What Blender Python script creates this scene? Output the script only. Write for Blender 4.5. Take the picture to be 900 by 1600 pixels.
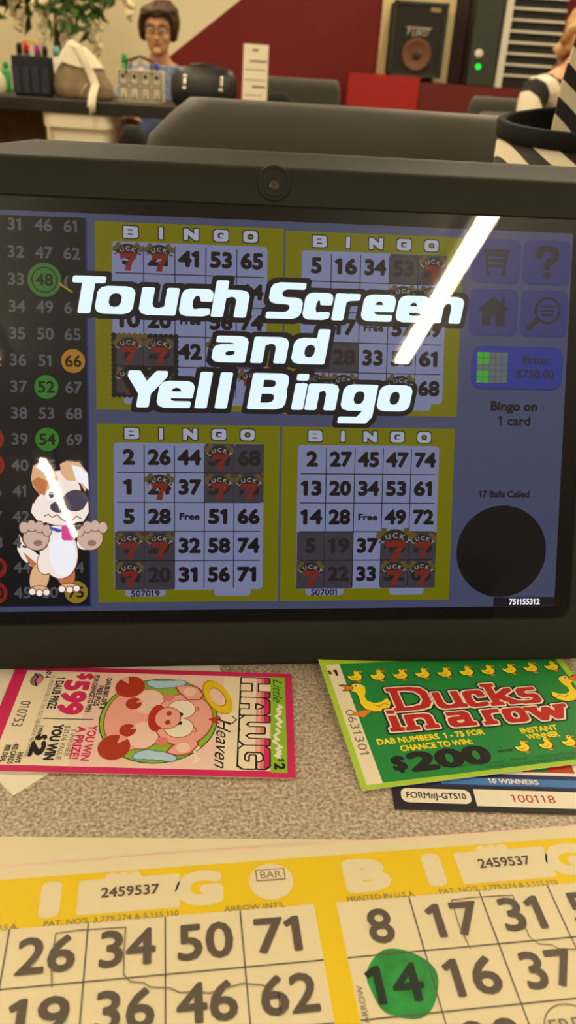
import bpy, math, random
from mathutils import Vector as Vec, Matrix
random.seed(7)
scene = bpy.context.scene
for o in list(bpy.data.objects): bpy.data.objects.remove(o)
C = scene.collection
R = math.radians
sin, cos, pi = math.sin, math.cos, math.pi

# ------------------------------------------------------------------ camera, world, exposure
CAMZ = 0.946                      # lens height above the floor; the table top is 0.75
FPX = 1300.0                      # focal length in pixels of the 900x1600 frame
BETA, ROLL = R(28.6), R(3.67)
FW = Vec((0, cos(BETA), -sin(BETA)))
_rt = Vec((1, 0, 0)); _up = _rt.cross(FW)
RT = _rt*cos(ROLL) + _up*sin(ROLL)
UP = -_rt*sin(ROLL) + _up*cos(ROLL)
EYE = Vec((0, 0, CAMZ))
cam = bpy.data.cameras.new('camera')
cam.sensor_fit = 'HORIZONTAL'; cam.sensor_width = 36.0
cam.lens = FPX/900*36.0
cam.clip_start = 0.01; cam.clip_end = 60
cam.dof.use_dof = True; cam.dof.focus_distance = 0.292
cam.dof.aperture_fstop = 52.0/1.35
camo = bpy.data.objects.new('camera', cam); C.objects.link(camo)
camo.matrix_world = Matrix((RT, UP, -FW)).transposed().to_4x4()
camo.location = EYE
scene.camera = camo
scene.view_settings.view_transform = 'Standard'
scene.view_settings.look = 'None'
scene.view_settings.exposure = 0.0
scene.view_settings.gamma = 1.0
scene.view_settings.use_curve_mapping = False
world = bpy.data.worlds.new('world'); scene.world = world
world.use_nodes = True
world.node_tree.nodes['Background'].inputs[0].default_value = (0.9, 0.75, 0.5, 1)
world.node_tree.nodes['Background'].inputs[1].default_value = 0.05
LAMP = 64.0                       # radiance of the fluorescent diffusers
LAMP_COL = (1.0, 0.84, 0.57)

def ray(x, y): return FW*FPX + RT*(x-450) + UP*(800-y)
def on_z(x, y, z):                # point of a horizontal plane seen at a pixel
    d = ray(x, y); return EYE + d*((z-CAMZ)/d.z)
def at(x, y, Y):                  # point at distance Y into the room seen at a pixel
    d = ray(x, y); return EYE + d*(Y/d.y)

# ------------------------------------------------------------------ materials
MATS = {}
def lin(c): return tuple(((v/255)/12.92 if v <= 10 else ((v/255+.055)/1.055)**2.4) for v in c)
def pm(name, rgb, rough=0.6, metal=0.0, spec=0.5, noise=None, bump=None, rgb2=None, coat=0, trans=None, sheen=0):
    if name in MATS: return MATS[name]
    m = bpy.data.materials.new(name); m.use_nodes = True
    nt = m.node_tree; b = nt.nodes['Principled BSDF']
    c = lin(rgb)
    b.inputs['Base Color'].default_value = (*c, 1)
    b.inputs['Roughness'].default_value = rough
    b.inputs['Metallic'].default_value = metal
    b.inputs['Specular IOR Level'].default_value = spec
    b.inputs['Coat Weight'].default_value = coat
    b.inputs['Sheen Weight'].default_value = sheen
    if noise or bump:
        tc = nt.nodes.new('ShaderNodeTexCoord')
    if noise:
        n = nt.nodes.new('ShaderNodeTexNoise'); n.inputs['Scale'].default_value = noise; n.inputs['Detail'].default_value = 4
        nt.links.new(tc.outputs['Object'], n.inputs['Vector'])
        r = nt.nodes.new('ShaderNodeValToRGB')
        c2 = lin(rgb2) if rgb2 else tuple(v*.75 for v in c)
        r.color_ramp.elements[0].position = .35; r.color_ramp.elements[0].color = (*c2, 1)
        r.color_ramp.elements[1].position = .65; r.color_ramp.elements[1].color = (*c, 1)
        nt.links.new(n.outputs['Fac'], r.inputs[0]); nt.links.new(r.outputs[0], b.inputs['Base Color'])
    if bump:
        n2 = nt.nodes.new('ShaderNodeTexNoise'); n2.inputs['Scale'].default_value = bump[0]; n2.inputs['Detail'].default_value = 3
        nt.links.new(tc.outputs['Object'], n2.inputs['Vector'])
        bp = nt.nodes.new('ShaderNodeBump'); bp.inputs['Strength'].default_value = bump[1]; bp.inputs['Distance'].default_value = bump[2] if len(bump) > 2 else .002
        nt.links.new(n2.outputs['Fac'], bp.inputs['Height']); nt.links.new(bp.outputs[0], b.inputs['Normal'])
    MATS[name] = m; return m
def em(name, rgb, s=1.0):          # a lit colour of a display
    if name in MATS: return MATS[name]
    m = bpy.data.materials.new(name); m.use_nodes = True
    nt = m.node_tree; nt.nodes.clear()
    e = nt.nodes.new('ShaderNodeEmission'); o = nt.nodes.new('ShaderNodeOutputMaterial')
    e.inputs[0].default_value = (*lin(rgb), 1); e.inputs[1].default_value = s
    nt.links.new(e.outputs[0], o.inputs[0]); MATS[name] = m; return m
def ink(name, rgb): return pm('ink_'+name, rgb, .55, spec=.35)

# ------------------------------------------------------------------ object helpers
def link(o, parent=None):
    C.objects.link(o)
    if parent: o.parent = parent
    return o
def tag(o, label=None, cat=None, group=None, kind=None):
    if label: o['label'] = label
    if cat: o['category'] = cat
    if group: o['group'] = group
    if kind: o['kind'] = kind
    return o
def thing(name, loc, label, cat, group=None, rz=0):
    o = bpy.data.objects.new(name, None); o.empty_display_size = .05
    o.location = loc; o.rotation_euler = (0, 0, rz)
    link(o); return tag(o, label, cat, group)
def base_of(parent):
    b = Vec((0, 0, 0))
    while parent is not None: b = b + Vec(parent.location); parent = parent.parent
    return b

class MB:                          # collects vertices, faces and material slots of ONE mesh
    def __init__(s): s.v = []; s.f = []; s.m = []
    def add(s, vs, fs, m=0):
        k = len(s.v); s.v += [Vec(p) for p in vs]; s.f += [tuple(i+k for i in f) for f in fs]; s.m += [m]*len(fs); return s
    def box(s, a, b, m=0, rz=0, c=None):
        x0, y0, z0 = a; x1, y1, z1 = b
        vs = [Vec(p) for p in ((x0,y0,z0),(x1,y0,z0),(x1,y1,z0),(x0,y1,z0),(x0,y0,z1),(x1,y0,z1),(x1,y1,z1),(x0,y1,z1))]
        if rz:
            c = Vec(c) if c else Vec(((x0+x1)/2, (y0+y1)/2, 0)); q = Matrix.Rotation(rz, 3, 'Z'); vs = [q @ (p-c) + c for p in vs]
        return s.add(vs, [(0,3,2,1),(4,5,6,7),(0,1,5,4),(1,2,6,5),(2,3,7,6),(3,0,4,7)], m)
    def loft(s, rings, m=0, cap=(True, True), closed=True):
        n = len(rings[0]); vs = [p for r in rings for p in r]; fs = []
        for i in range(len(rings)-1):
            for j in range(n if closed else n-1):
                k = (j+1) % n; fs.append((i*n+j, i*n+k, (i+1)*n+k, (i+1)*n+j))
        if cap[0]: fs.append(tuple(range(n-1, -1, -1)))
        if cap[1]: fs.append(tuple((len(rings)-1)*n+j for j in range(n)))
        return s.add(vs, fs, m)
    def lathe(s, prof, c=(0,0,0), n=20, m=0, sx=1, sy=1):
        c = Vec(c)
        return s.loft([[c+Vec((r*sx*cos(2*pi*j/n), r*sy*sin(2*pi*j/n), z)) for j in range(n)] for r, z in prof], m)
    def tube(s, pts, r, n=8, m=0):
        pts = [Vec(p) for p in pts]; rs = r if isinstance(r, (list, tuple)) else [r]*len(pts); rings = []
        for i, p in enumerate(pts):
            t = (pts[min(i+1, len(pts)-1)] - pts[max(i-1, 0)]).normalized()
            a = t.cross(Vec((0, 0, 1)));
            if a.length < .05: a = t.cross(Vec((0, 1, 0)))
            a.normalize(); b = t.cross(a)
            rings.append([p + (a*cos(2*pi*j/n) + b*sin(2*pi*j/n))*rs[i] for j in range(n)])
        return s.loft(rings, m)
    def ball(s, c, rx, ry=None, rz=None, n=16, k=10, m=0):
        ry = ry or rx; rz = rz or rx; c = Vec(c); rings = []
        for i in range(1, k):
            t = -pi/2 + pi*i/k
            rings.append([c + Vec((rx*cos(t)*cos(2*pi*j/n), ry*cos(t)*sin(2*pi*j/n), rz*sin(t))) for j in range(n)])
        k0 = len(s.v); s.loft(rings, m, cap=(False, False)); nb = len(s.v)
        s.v += [c+Vec((0,0,-rz)), c+Vec((0,0,rz))]
        for j in range(n):
            s.f.append((k0+(j+1) % n, k0+j, nb)); s.m.append(m)
            s.f.append((k0+(k-2)*n+j, k0+(k-2)*n+(j+1) % n, nb+1)); s.m.append(m)
        return s
    def build(s, name, mats, parent=None, smooth=False, local=False, bevel=0, seg=2, sub=0, loc=None):
        if not isinstance(mats, (list, tuple)): mats = [mats]
        off = Vec((0,0,0)) if local else base_of(parent)
        if loc is not None: off = Vec(loc)
        me = bpy.data.meshes.new(name)
        me.from_pydata([tuple(p-off) for p in s.v], [], s.f)
        for m in mats: me.materials.append(m)
        me.polygons.foreach_set('material_index', s.m)
        if smooth: me.polygons.foreach_set('use_smooth', [True]*len(me.polygons))
        me.update()
        o = bpy.data.objects.new(name, me); link(o, parent)
        if loc is not None: o.location = loc
        if bevel:
            b = o.modifiers.new('bevel', 'BEVEL'); b.width = bevel; b.segments = seg; b.limit_method = 'ANGLE'; b.angle_limit = R(35)
        if sub:
            u = o.modifiers.new('sub', 'SUBSURF'); u.levels = sub; u.render_levels = sub
        return o

def rrect(x0, y0, x1, y1, r, n=5):
    out = []
    for cx, cy, a in ((x1-r, y1-r, 0), (x0+r, y1-r, 90), (x0+r, y0+r, 180), (x1-r, y0+r, 270)):
        for i in range(n+1):
            t = R(a+90*i/n); out.append((cx+r*cos(t), cy+r*sin(t)))
    return out

# ------------------------------------------------------------------ flat graphics: prints and display content
GLY = {}
def load_glyphs(chars):
    tmp = []
    def mk(body):
        cu = bpy.data.curves.new('t', 'FONT'); cu.body = body; cu.size = 1; cu.resolution_u = 3
        o = bpy.data.objects.new('t', cu); C.objects.link(o); tmp.append((o, cu)); return o
    pairs = [(c, mk(c), mk('I'+c+'I')) for c in chars]; ii = mk('II'); hh = mk('H')
    dg = bpy.context.evaluated_depsgraph_get()
    def mesh(o):
        me = bpy.data.meshes.new_from_object(o.evaluated_get(dg))
        r = ([tuple(v.co[:2]) for v in me.vertices], [tuple(p.vertices) for p in me.polygons]); bpy.data.meshes.remove(me); return r
    wI = max(p[0] for p in mesh(ii)[0]); H = max(p[1] for p in mesh(hh)[0])
    for c, a, b in pairs:
        v, f = mesh(a)
        adv = max(p[0] for p in mesh(b)[0]) - wI
        GLY[c] = ([(x/H, y/H) for x, y in v], f, adv/H)
    for o, cu in tmp: bpy.data.objects.remove(o); bpy.data.curves.remove(cu)
load_glyphs("ABCDEFGHIJKLMNOPQRSTUVWXYZabcdefghijklmnopqrstuvwxyz0123456789$.,:-&#!?/'()")
GLY[' '] = ([], [], .38)
GLY['1'] = ([(.24,0),(.38,0),(.38,1),(.27,1),(.05,.84),(.10,.73),(.24,.82)], [(0,1,2,3,6),(3,4,5,6)], .62)

def hull(pts):
    pts = sorted(set((round(x, 5), round(y, 5)) for x, y in pts))
    def half(ps):
        h = []
        for p in ps:
            while len(h) > 1 and (h[-1][0]-h[-2][0])*(p[1]-h[-2][1]) - (h[-1][1]-h[-2][1])*(p[0]-h[-2][0]) <= 0: h.pop()
            h.append(p)
        return h
    a = half(pts); b = half(pts[::-1]); return a[:-1]+b[:-1]

class Art:                         # 2-D drawing, layered, mapped onto a surface
    def __init__(s): s.p = []; s.mats = []; s.k = 0
    def up(s, L): s.k = (s.k+1) % 13; return L + s.k*.055      # a hair of height between overlapping pieces
    def mi(s, m):
        if m not in s.mats: s.mats.append(m)
        return s.mats.index(m)
    ymax = None                    # drawing below a line only (convex pieces)
    def poly(s, pts, m, L):
        if s.ymax is not None:
            q = []
            for (ax, ay), (bx, by) in zip(pts, list(pts[1:])+[pts[0]]):
                if ay <= s.ymax: q.append((ax, ay))
                if (ay-s.ymax)*(by-s.ymax) < 0: t = (s.ymax-ay)/(by-ay); q.append((ax+(bx-ax)*t, s.ymax))
            pts = q
            if len(pts) < 3: return s
        s.p.append((list(pts), [tuple(range(len(pts)))], s.mi(m), s.up(L))); return s
    def rect(s, x0, y0, x1, y1, m, L, r=0, grid=0):
        if r: return s.poly(rrect(x0, y0, x1, y1, r), m, L)
        if grid:
            nx = max(1, int(abs(x1-x0)/grid)); ny = max(1, int(abs(y1-y0)/grid))
            vs = [(x0+(x1-x0)*i/nx, y0+(y1-y0)*j/ny) for j in range(ny+1) for i in range(nx+1)]
            fs = [(j*(nx+1)+i, j*(nx+1)+i+1, (j+1)*(nx+1)+i+1, (j+1)*(nx+1)+i) for j in range(ny) for i in range(nx)]
            s.p.append((vs, fs, s.mi(m), L)); return s
        return s.poly([(x0,y0),(x1,y0),(x1,y1),(x0,y1)], m, L)
    def disc(s, cx, cy, rx, m, L, ry=None, n=36, rot=0):
        ry = ry or rx; ca, sa = cos(R(rot)), sin(R(rot))
        return s.poly([(cx+rx*cos(t)*ca-ry*sin(t)*sa, cy+rx*cos(t)*sa+ry*sin(t)*ca) for t in (2*pi*i/n for i in range(n))], m, L)
    def ring(s, cx, cy, r0, r1, m, L, k=1.0, n=36, rot=0):
        ca, sa = cos(R(rot)), sin(R(rot)); vs = []
        for r in (r0, r1):
            for i in range(n):
                t = 2*pi*i/n; x, y = r*cos(t), r*k*sin(t); vs.append((cx+x*ca-y*sa, cy+x*sa+y*ca))
        s.p.append((vs, [(i, (i+1) % n, n+(i+1) % n, n+i) for i in range(n)], s.mi(m), L)); return s
    def brush(s, path, bw, bh, m, L, xf=None, cut=.3):
        k = [(bw/2, bh/2-bh*cut/2), (bw/2-bw*cut/2, bh/2), (-bw/2+bw*cut/2, bh/2), (-bw/2, bh/2-bh*cut/2), (-bw/2, -bh/2+bh*cut/2), (-bw/2+bw*cut/2, -bh/2), (bw/2-bw*cut/2, -bh/2), (bw/2, -bh/2+bh*cut/2)]
        if len(path) == 1: path = path*2
        for (ax, ay), (bx, by) in zip(path, path[1:]):
            h = hull([(ax+x, ay+y) for x, y in k]+[(bx+x, by+y) for x, y in k])
            s.poly([xf(*q) for q in h] if xf else h, m, L)
        return s
    def line(s, path, w, m, L, xf=None): return s.brush(path, w, w, m, L, xf, cut=.58)
    def dash(s, x0, y0, x1, y1, w, m, L, step=8):
        n = max(1, int(math.hypot(x1-x0, y1-y0)/step)); return s.line([(x0+(x1-x0)*i/n, y0+(y1-y0)*i/n) for i in range(n+1)], w, m, L)
    def text(s, t, x, y, h, m, L, bold=0.0, align='c', w=None, rot=0, shear=0, kx=1.0, gap=0.0, mid=True):
        # h = cap height; (x, y) = centre of the line unless mid is False (baseline)
        tot = sum(GLY[c][2]+gap for c in t)
        sx = h*kx if w is None else w/tot
        x0 = {'c': -tot*sx/2, 'l': 0, 'r': -tot*sx}[align]; y0 = -h/2 if mid else 0
        ca, sa = cos(R(rot)), sin(R(rot))
        offs = [(0, 0)] if bold <= 0 else [(0, 0)]+[(bold*cos(i*pi/4), bold*sin(i*pi/4)) for i in range(8)]
        cur = 0
        for c in t:
            gv, gf, adv = GLY[c]
            for ox, oy in (offs if gv else []):
                vs = []
                for gx, gy in gv:
                    X = x0+(cur+gap/2+gx+ox+shear*gy)*sx; Y = y0+(gy*(1-2*bold)+bold+oy)*h
                    vs.append((x+X*ca-Y*sa, y+X*sa+Y*ca))
                s.p.append((vs, gf, s.mi(m), s.up(L)))
            cur += adv+gap
        return s
    def arc_text(s, t, cx, cy, r, a0, a1, h, m, L, bold=0):
        for i, c in enumerate(t):
            a = a0+(a1-a0)*i/(len(t)-1); s.text(c, cx+r*cos(R(a)), cy+r*sin(R(a)), h, m, L, bold, rot=a-90)
        return s
    def build(s, name, mp, parent=None, step=None):
        b = MB()
        for vs, fs, m, L in s.p: b.add([mp(x, y, L) for x, y in vs], fs, m)
        return b.build(name, s.mats, parent)

# heavy italic display lettering: centre lines in a unit box, drawn with a wide flat brush
LOOP = [(0,.25),(0,.75),(.1,.94),(.3,1),(.7,1),(.9,.94),(1,.75),(1,.25),(.9,.06),(.7,0),(.3,0),(.1,.06),(0,.25)]
CAP = {'T': [[(0,1),(1,1)],[(.5,1),(.5,0)]],
 'S': [[(1,1),(.3,1),(.08,.95),(0,.82),(0,.66),(.1,.54),(.3,.5),(.7,.5),(.92,.46),(1,.34),(1,.18),(.9,.05),(.7,0),(0,0)]],
 'Y': [[(0,1),(.5,.42)],[(1,1),(.5,.42),(.5,0)]],
 'B': [[(0,0),(0,1),(.7,1),(.9,.96),(.97,.82),(.95,.62),(.78,.53)],[(0,.53),(.78,.53),(.96,.46),(1,.3),(1,.18),(.92,.05),(.7,0),(0,0)]],
 'D': [[(0,0),(0,1),(.5,1),(.85,.92),(1,.7),(1,.3),(.85,.08),(.5,0),(0,0)]],
 'l': [[(0,0),(0,1)]], 'H': [[(0,0),(0,1)],[(1,0),(1,1)],[(0,.5),(1,.5)]],
 'A': [[(0,0),(0,.75),(.2,1),(.8,1),(1,.75),(1,0)],[(0,.4),(1,.4)]],
 'W': [[(0,1),(0,.2),(.15,0),(.35,0),(.5,.2),(.65,0),(.85,0),(1,.2),(1,1)],[(.5,.2),(.5,.8)]],
 'G': [[(1,.75),(1,.85),(.85,1),(.2,1),(0,.85),(0,.15),(.2,0),(.85,0),(1,.15),(1,.45),(.6,.45)]],
 'I': [[(0,0),(0,1)]], 'O': [LOOP],
 'N': [[(0,0),(0,1),(1,0),(1,1)]]}
LOW = {'o': [LOOP], 'u': [[(0,1),(0,.25),(.1,.06),(.3,0),(.7,0),(1,.12)],[(1,1),(1,0)]],
 'n': [[(0,0),(0,1)],[(0,.88),(.3,1),(.7,1),(.9,.94),(1,.75),(1,0)]],
 'c': [[(1,.72),(1,.8),(.9,.96),(.7,1),(.3,1),(.1,.94),(0,.75),(0,.25),(.1,.06),(.3,0),(.7,0),(.96,.06)]],
 'r': [[(0,0),(0,1)],[(0,.85),(.35,.97),(1,1)]],
 'e': [[(0,.48),(1,.48),(1,.75),(.9,.94),(.7,1),(.3,1),(.1,.94),(0,.75),(0,.25),(.1,.06),(.3,0),(.95,0)]],
 'a': [[(.08,1),(.7,1),(.9,.94),(1,.75),(1,0)],[(1,.58),(.3,.58),(.08,.52),(0,.36),(0,.2),(.1,.04),(.3,0),(.7,0),(1,.1)]],
 's': [[(1,1),(.25,1),(0,.85),(0,.65),(.2,.5),(.8,.5),(1,.36),(1,.15),(.8,0),(0,0)]],
 'w': [[(0,1),(.25,0),(.5,.85),(.75,0),(1,1)]],
 'i': [[(0,0),(0,1)]]}
def heavy(art, ch, x, y, w, cap, xh, bw, bh, m, L, shear=0, grow=0, serif=0, xf=None):
    # glyph box: left x at baseline y, width w; grow = outline thickness
    up = ch in CAP; H = cap if up else xh
    gl = CAP.get(ch) or LOW.get(ch)
    extra = []
    if ch == 'h': gl = LOW['n']; extra = [('l', 0, cap)]
    if ch == 'd': gl = LOW['o']; extra = [('l', 1, cap)]
    if ch == 'k': gl = []; extra = [('l', 0, cap), ('k', 0, 0)]
    if ch == 'g': gl = LOW['o']
    ax, ay = bw/2, bh/2
    T = lambda px, py: (lambda X, Y: (xf(X, Y) if xf else (X, Y)))(x+px+shear*py, y+py)
    U = lambda u, v, hh=H: (ax+u*(w-bw), ay+v*(hh-bh))
    dr = lambda path: art.brush(path, bw+2*grow, bh+2*grow, m, L, T, cut=.28)
    for p in gl: dr([U(u, v) for u, v in p])
    for k, u, hh in extra:
        if k == 'l': dr([U(u, 0, hh), U(u, 1, hh)])
        else: dr([U(.1, .45), U(.95, 1)]); dr([U(.3, .55), U(1, 0)])
    if ch == 'g': dr([U(1, 1), (ax+w-bw, -cap*.1), (ax+(w-bw)*.8, -cap*.26), (ax, -cap*.26)])
    if ch == 'i': dr([(ax, cap-bh/2), (ax, cap-bh/2+.01)])
    if serif:
        def sf(u, v, hh): c = U(u, v, hh); dr([(c[0]-serif, c[1]), (c[0]+serif, c[1])])
        for cset, spots in (('D', ((0,0),(0,1))), ('unhrikdaw', ())):
            if ch in cset:
                for u, v in spots: sf(u, v, H)
        if ch in 'nr': sf(0, 0, H)
        if ch == 'n': sf(1, 0, H)
        if ch == 'i': sf(0, 0, H)
        if ch in 'ua': sf(1, 0, H)
        if ch == 'k': sf(0, 0, cap); sf(1, 0, H); sf(0, 1, cap)
        if ch == 'w': sf(0, 1, H); sf(1, 1, H)
# ------------------------------------------------------------------ the room
FZ, CZ = 0.0, CAMZ+1.93
X0, X1, Y0, Y1 = -5.0, 5.5, -10.0, 7.5
def structure(o): o['kind'] = 'structure'; return o
def wall_mat():                     # cream wall with a painted red field: the edge runs up to the right
    m = bpy.data.materials.new('painted_wall'); m.use_nodes = True; nt = m.node_tree; b = nt.nodes['Principled BSDF']
    tc = nt.nodes.new('ShaderNodeTexCoord'); sp = nt.nodes.new('ShaderNodeSeparateXYZ'); nt.links.new(tc.outputs['Object'], sp.inputs[0])
    a, q = at(375, 0, Y1), at(275, 80, Y1)
    k = (a.z-q.z)/(a.x-q.x); c0 = a.z-k*a.x
    mul = nt.nodes.new('ShaderNodeMath'); mul.operation = 'MULTIPLY_ADD'; mul.inputs[1].default_value = k; mul.inputs[2].default_value = c0
    nt.links.new(sp.outputs['X'], mul.inputs[0])
    lt = nt.nodes.new('ShaderNodeMath'); lt.operation = 'LESS_THAN'; nt.links.new(sp.outputs['Z'], lt.inputs[0]); nt.links.new(mul.outputs[0], lt.inputs[1])
    mx = nt.nodes.new('ShaderNodeMix'); mx.data_type = 'RGBA'
    mx.inputs[6].default_value = (*lin((246, 234, 200)), 1); mx.inputs[7].default_value = (*lin((116, 11, 7)), 1)
    nt.links.new(lt.outputs[0], mx.inputs[0]); nt.links.new(mx.outputs[2], b.inputs['Base Color']); b.inputs['Roughness'].default_value = .7
    return m
cream_wall = pm('cream_wall', (226, 208, 165), .8)
structure(MB().box((X0, Y0, -.05), (X1, Y1, 0)).build('floor', pm('dark_carpet', (84, 66, 50), .95, noise=60, rgb2=(62, 48, 38))))
structure(MB().box((X0, Y0, CZ), (X1, Y1, CZ+.05)).build('ceiling', pm('ceiling_paint', (205, 195, 172), .9)))
structure(MB().box((X0, Y1, 0), (X1, Y1+.08, CZ)).build('wall_back', wall_mat()))
structure(MB().box((X0-.08, Y0, 0), (X0, Y1, CZ)).build('wall_left', cream_wall))
structure(MB().box((X1, Y0, 0), (X1+.08, Y1, CZ)).build('wall_right', cream_wall))
structure(MB().box((X0, Y0-.08, 0), (X1, Y0, CZ)).build('wall_rear', pm('maroon_wall', (70, 22, 18), .8)))
structure(MB().box((X0, Y1-.015, 0), (X1, Y1, .1)).build('baseboard_back', pm('dark_trim', (40, 30, 26), .6)))

# fluorescent strip fixtures, parallel rows across the hall
m_tube = em('fluorescent_diffuser', (255, 255, 255), 1.0)
m_tube.node_tree.nodes['Emission'].inputs[0].default_value = (*LAMP_COL, 1)
m_tube.node_tree.nodes['Emission'].inputs[1].default_value = LAMP
m_house = pm('white_enamel', (225, 222, 210), .4)
def strip_light(x, y, label, rz=R(5.6), ln=2.4, dw=.036):
    t = thing('ceiling_light', (x, y, CZ), label, 'ceiling light', 'fluorescent ceiling strips', rz)
    MB().box((-.07, -ln/2, -.035), (.07, ln/2, 0)).build('housing', m_house, t, local=True, bevel=.008)
    MB().box((-dw, -ln/2+.03, -.062), (dw, ln/2-.03, -.0355)).build('diffuser', m_tube, t, local=True)
    for s in (-1, 1): MB().box((-.045, s*(ln/2-.015)-.015, -.065), (.045, s*(ln/2-.015)+.015, -.035)).build('end_cap', m_house, t, local=True)
LT = 'fluorescent ceiling strip '
for x, y, s in ((1.52, -2.33, 'whose bright streak reflects across the right half of the screen'), (-.73, -2.75, 'reflected at the left edge of the screen'),
                (-.3, -6.6, 'farthest behind the photographer, reflected over the cartoon puppy'), (-1.2, 2.0, 'over the aisle between the two tables, left'), (1.1, 2.3, 'over the aisle between the two tables, right'),
                (-1.5, 4.9, 'above the seated woman in glasses'), (.85, 5.1, 'in front of the black loudspeaker'), (3.4, 1.7, 'near the right wall, towards the middle of the hall'),
                (3.1, 5.4, 'near the right wall, towards the back'), (-3.3, .8, 'near the left wall, towards the middle of the hall'), (-3.7, 4.6, 'near the left wall, towards the back'),
                (3.8, -2.0, 'near the right wall, behind the photographer'), (-3.0, -3.0, 'near the left wall, behind the photographer')):
    strip_light(x, y, LT+s, dw=.017 if y < -5 else .036)

# ------------------------------------------------------------------ the playing table
TZ = 0.75
m_case = pm('rubber_case', (37, 36, 33), .6, spec=.22, bump=(900, .12, .0006))
m_lam = pm('speckled_laminate', (186, 170, 146), .5, spec=.3)
def laminate():
    nt = m_lam.node_tree; b = nt.nodes['Principled BSDF']; tc = nt.nodes.new('ShaderNodeTexCoord')
    n1 = nt.nodes.new('ShaderNodeTexNoise'); n1.inputs['Scale'].default_value = 900; n1.inputs['Detail'].default_value = 2
    n2 = nt.nodes.new('ShaderNodeTexVoronoi'); n2.inputs['Scale'].default_value = 700
    nt.links.new(tc.outputs['Object'], n1.inputs['Vector']); nt.links.new(tc.outputs['Object'], n2.inputs['Vector'])
    r1 = nt.nodes.new('ShaderNodeValToRGB'); e = r1.color_ramp.elements
    e[0].position = .3; e[0].color = (*lin((136, 120, 102)), 1); e[1].position = .68; e[1].color = (*lin((214, 202, 184)), 1)
    k = r1.color_ramp.elements.new(.5); k.color = (*lin((180, 165, 145)), 1)
    nt.links.new(n1.outputs['Fac'], r1.inputs[0])
    sx = nt.nodes.new('ShaderNodeSeparateColor'); nt.links.new(n2.outputs['Color'], sx.inputs[0])
    r2 = nt.nodes.new('ShaderNodeValToRGB'); e = r2.color_ramp.elements
    e[0].position = 0; e[0].color = (.62, .58, .54, 1); e[1].position = .35; e[1].color = (1, 1, 1, 1)
    nt.links.new(sx.outputs[0], r2.inputs[0])
    mx = nt.nodes.new('ShaderNodeMix'); mx.data_type = 'RGBA'; mx.blend_type = 'MULTIPLY'; mx.inputs[0].default_value = .55
    nt.links.new(r1.outputs[0], mx.inputs[6]); nt.links.new(r2.outputs[0], mx.inputs[7]); nt.links.new(mx.outputs[2], b.inputs['Base Color'])
laminate()
tb = thing('folding_table', (0, .28, 0), 'speckled beige laminate table carrying the tablet, the game tickets and the yellow bingo sheet', 'table', rz=R(7.35))
MB().box((-.95, -.42, TZ-.03), (.95, .36, TZ)).build('tabletop', m_lam, tb, local=True, bevel=.004)
MB().box((-.953, -.423, TZ-.028), (.953, -.4195, TZ-.003)).build('edge_band', pm('dark_edging', (50, 42, 36), .5), tb, local=True)
for sx_ in (-1, 1):
    for sy_ in (-1, 1):
        MB().tube([(sx_*.82, -.03+sy_*.3, TZ-.03), (sx_*.86, -.03+sy_*.32, .0)], .014, 10).build('leg', pm('brown_steel', (58, 48, 42), .45, .6), tb, smooth=True, local=True)

# ------------------------------------------------------------------ the bingo tablet
AL, YA = R(22.4), R(7.354)
TO = EYE + Vec((-.0029, .2742, -.1125))
TU = Vec((cos(YA), sin(YA), 0)); _b = Vec((-sin(YA), cos(YA), 0))
TV = Vec((0, 0, 1))*cos(AL) + _b*sin(AL); TN = TU.cross(TV)
def T3(u, v, n): return TO + TU*(u/1000) + TV*(v/1000) + TN*(n/1000)      # millimetres on the tablet
def SCR(u, v, L): return T3(u, v, L*.06)
def scr(px, py):
    d = ray(px, py); t = ((TO-EYE).dot(TN))/d.dot(TN); P = EYE+d*t-TO; return P.dot(TU)*1000, P.dot(TV)*1000
tab_t = thing('bingo_tablet', T3(-6, -88.5, 0), 'dark grey rubber cased bingo tablet propped on the table with a lit touch screen', 'tablet')
GL, GR, GB, GT = -120.5, 107.8, -72.2, 72.2
def outline(du, dv0, dv1, r, chamf=0):
    x0, x1, y0, y1 = -136+du, 123.5-du, -88.6+dv0, 86+dv1
    p = []
    def corner(cx, cy, a, rr):
        for i in range(7): p.append((cx+rr*cos(R(a+15*i)), cy+rr*sin(R(a+15*i))))
    corner(x1-r, y1-r, 0, r); corner(x0+r, y1-r, 90, r); corner(x0+r, y0+r, 180, r); corner(x1-r, y0+r, 270, r)
    if chamf:
        q = []
        for i, (x, y) in enumerate(p):
            e = max(0, (x0+49)-x)/49; e2 = max(0, x-(x1-13))/13*.6
            q.append((x, y-max(e, e2)*chamf if y > 0 else y))
        # points where the ridge starts to fall, so that it stays straight between them
        q.insert(7, (x1-13, y1)); q.insert(8, (x0+49, y1))
        return q
    p.insert(7, (x1-13, y1)); p.insert(8, (x0+49, y1))
    return p
def glass_outline(g, r):
    x0, x1, y0, y1 = GL-g, GR+g, GB-g, GT+g; p = []
    for cx, cy, a in ((x1-r, y1-r, 0), (x0+r, y1-r, 90), (x0+r, y0+r, 180), (x1-r, y0+r, 270)):
        for i in range(7): p.append((cx+r*cos(R(a+15*i)), cy+r*sin(R(a+15*i))))
    p.insert(7, (x1-13, y1)); p.insert(8, (x0+49, y1)); return p
c = MB()
rings = []
for pts, n in ((glass_outline(0, 5), .7), (glass_outline(.6, 5.4), 2.2), (outline(3, 2, -2, 11), 2.6), (outline(1, .8, -.8, 12.5), 2.0), (outline(0, 0, 0, 13), .6),
               (outline(0, 3.2, 6.8, 13, 7), -8.6), (outline(.4, 4.3, 8.3, 13, 8), -10.6), (outline(1.5, 5.2, 8.3, 13, 8.5), -13), (outline(4, 10.4, 4, 14, 8), -24)):
    rings.append([T3(u, v, n) for u, v in pts])
c.loft(rings, 0, cap=(False, True))
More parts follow.
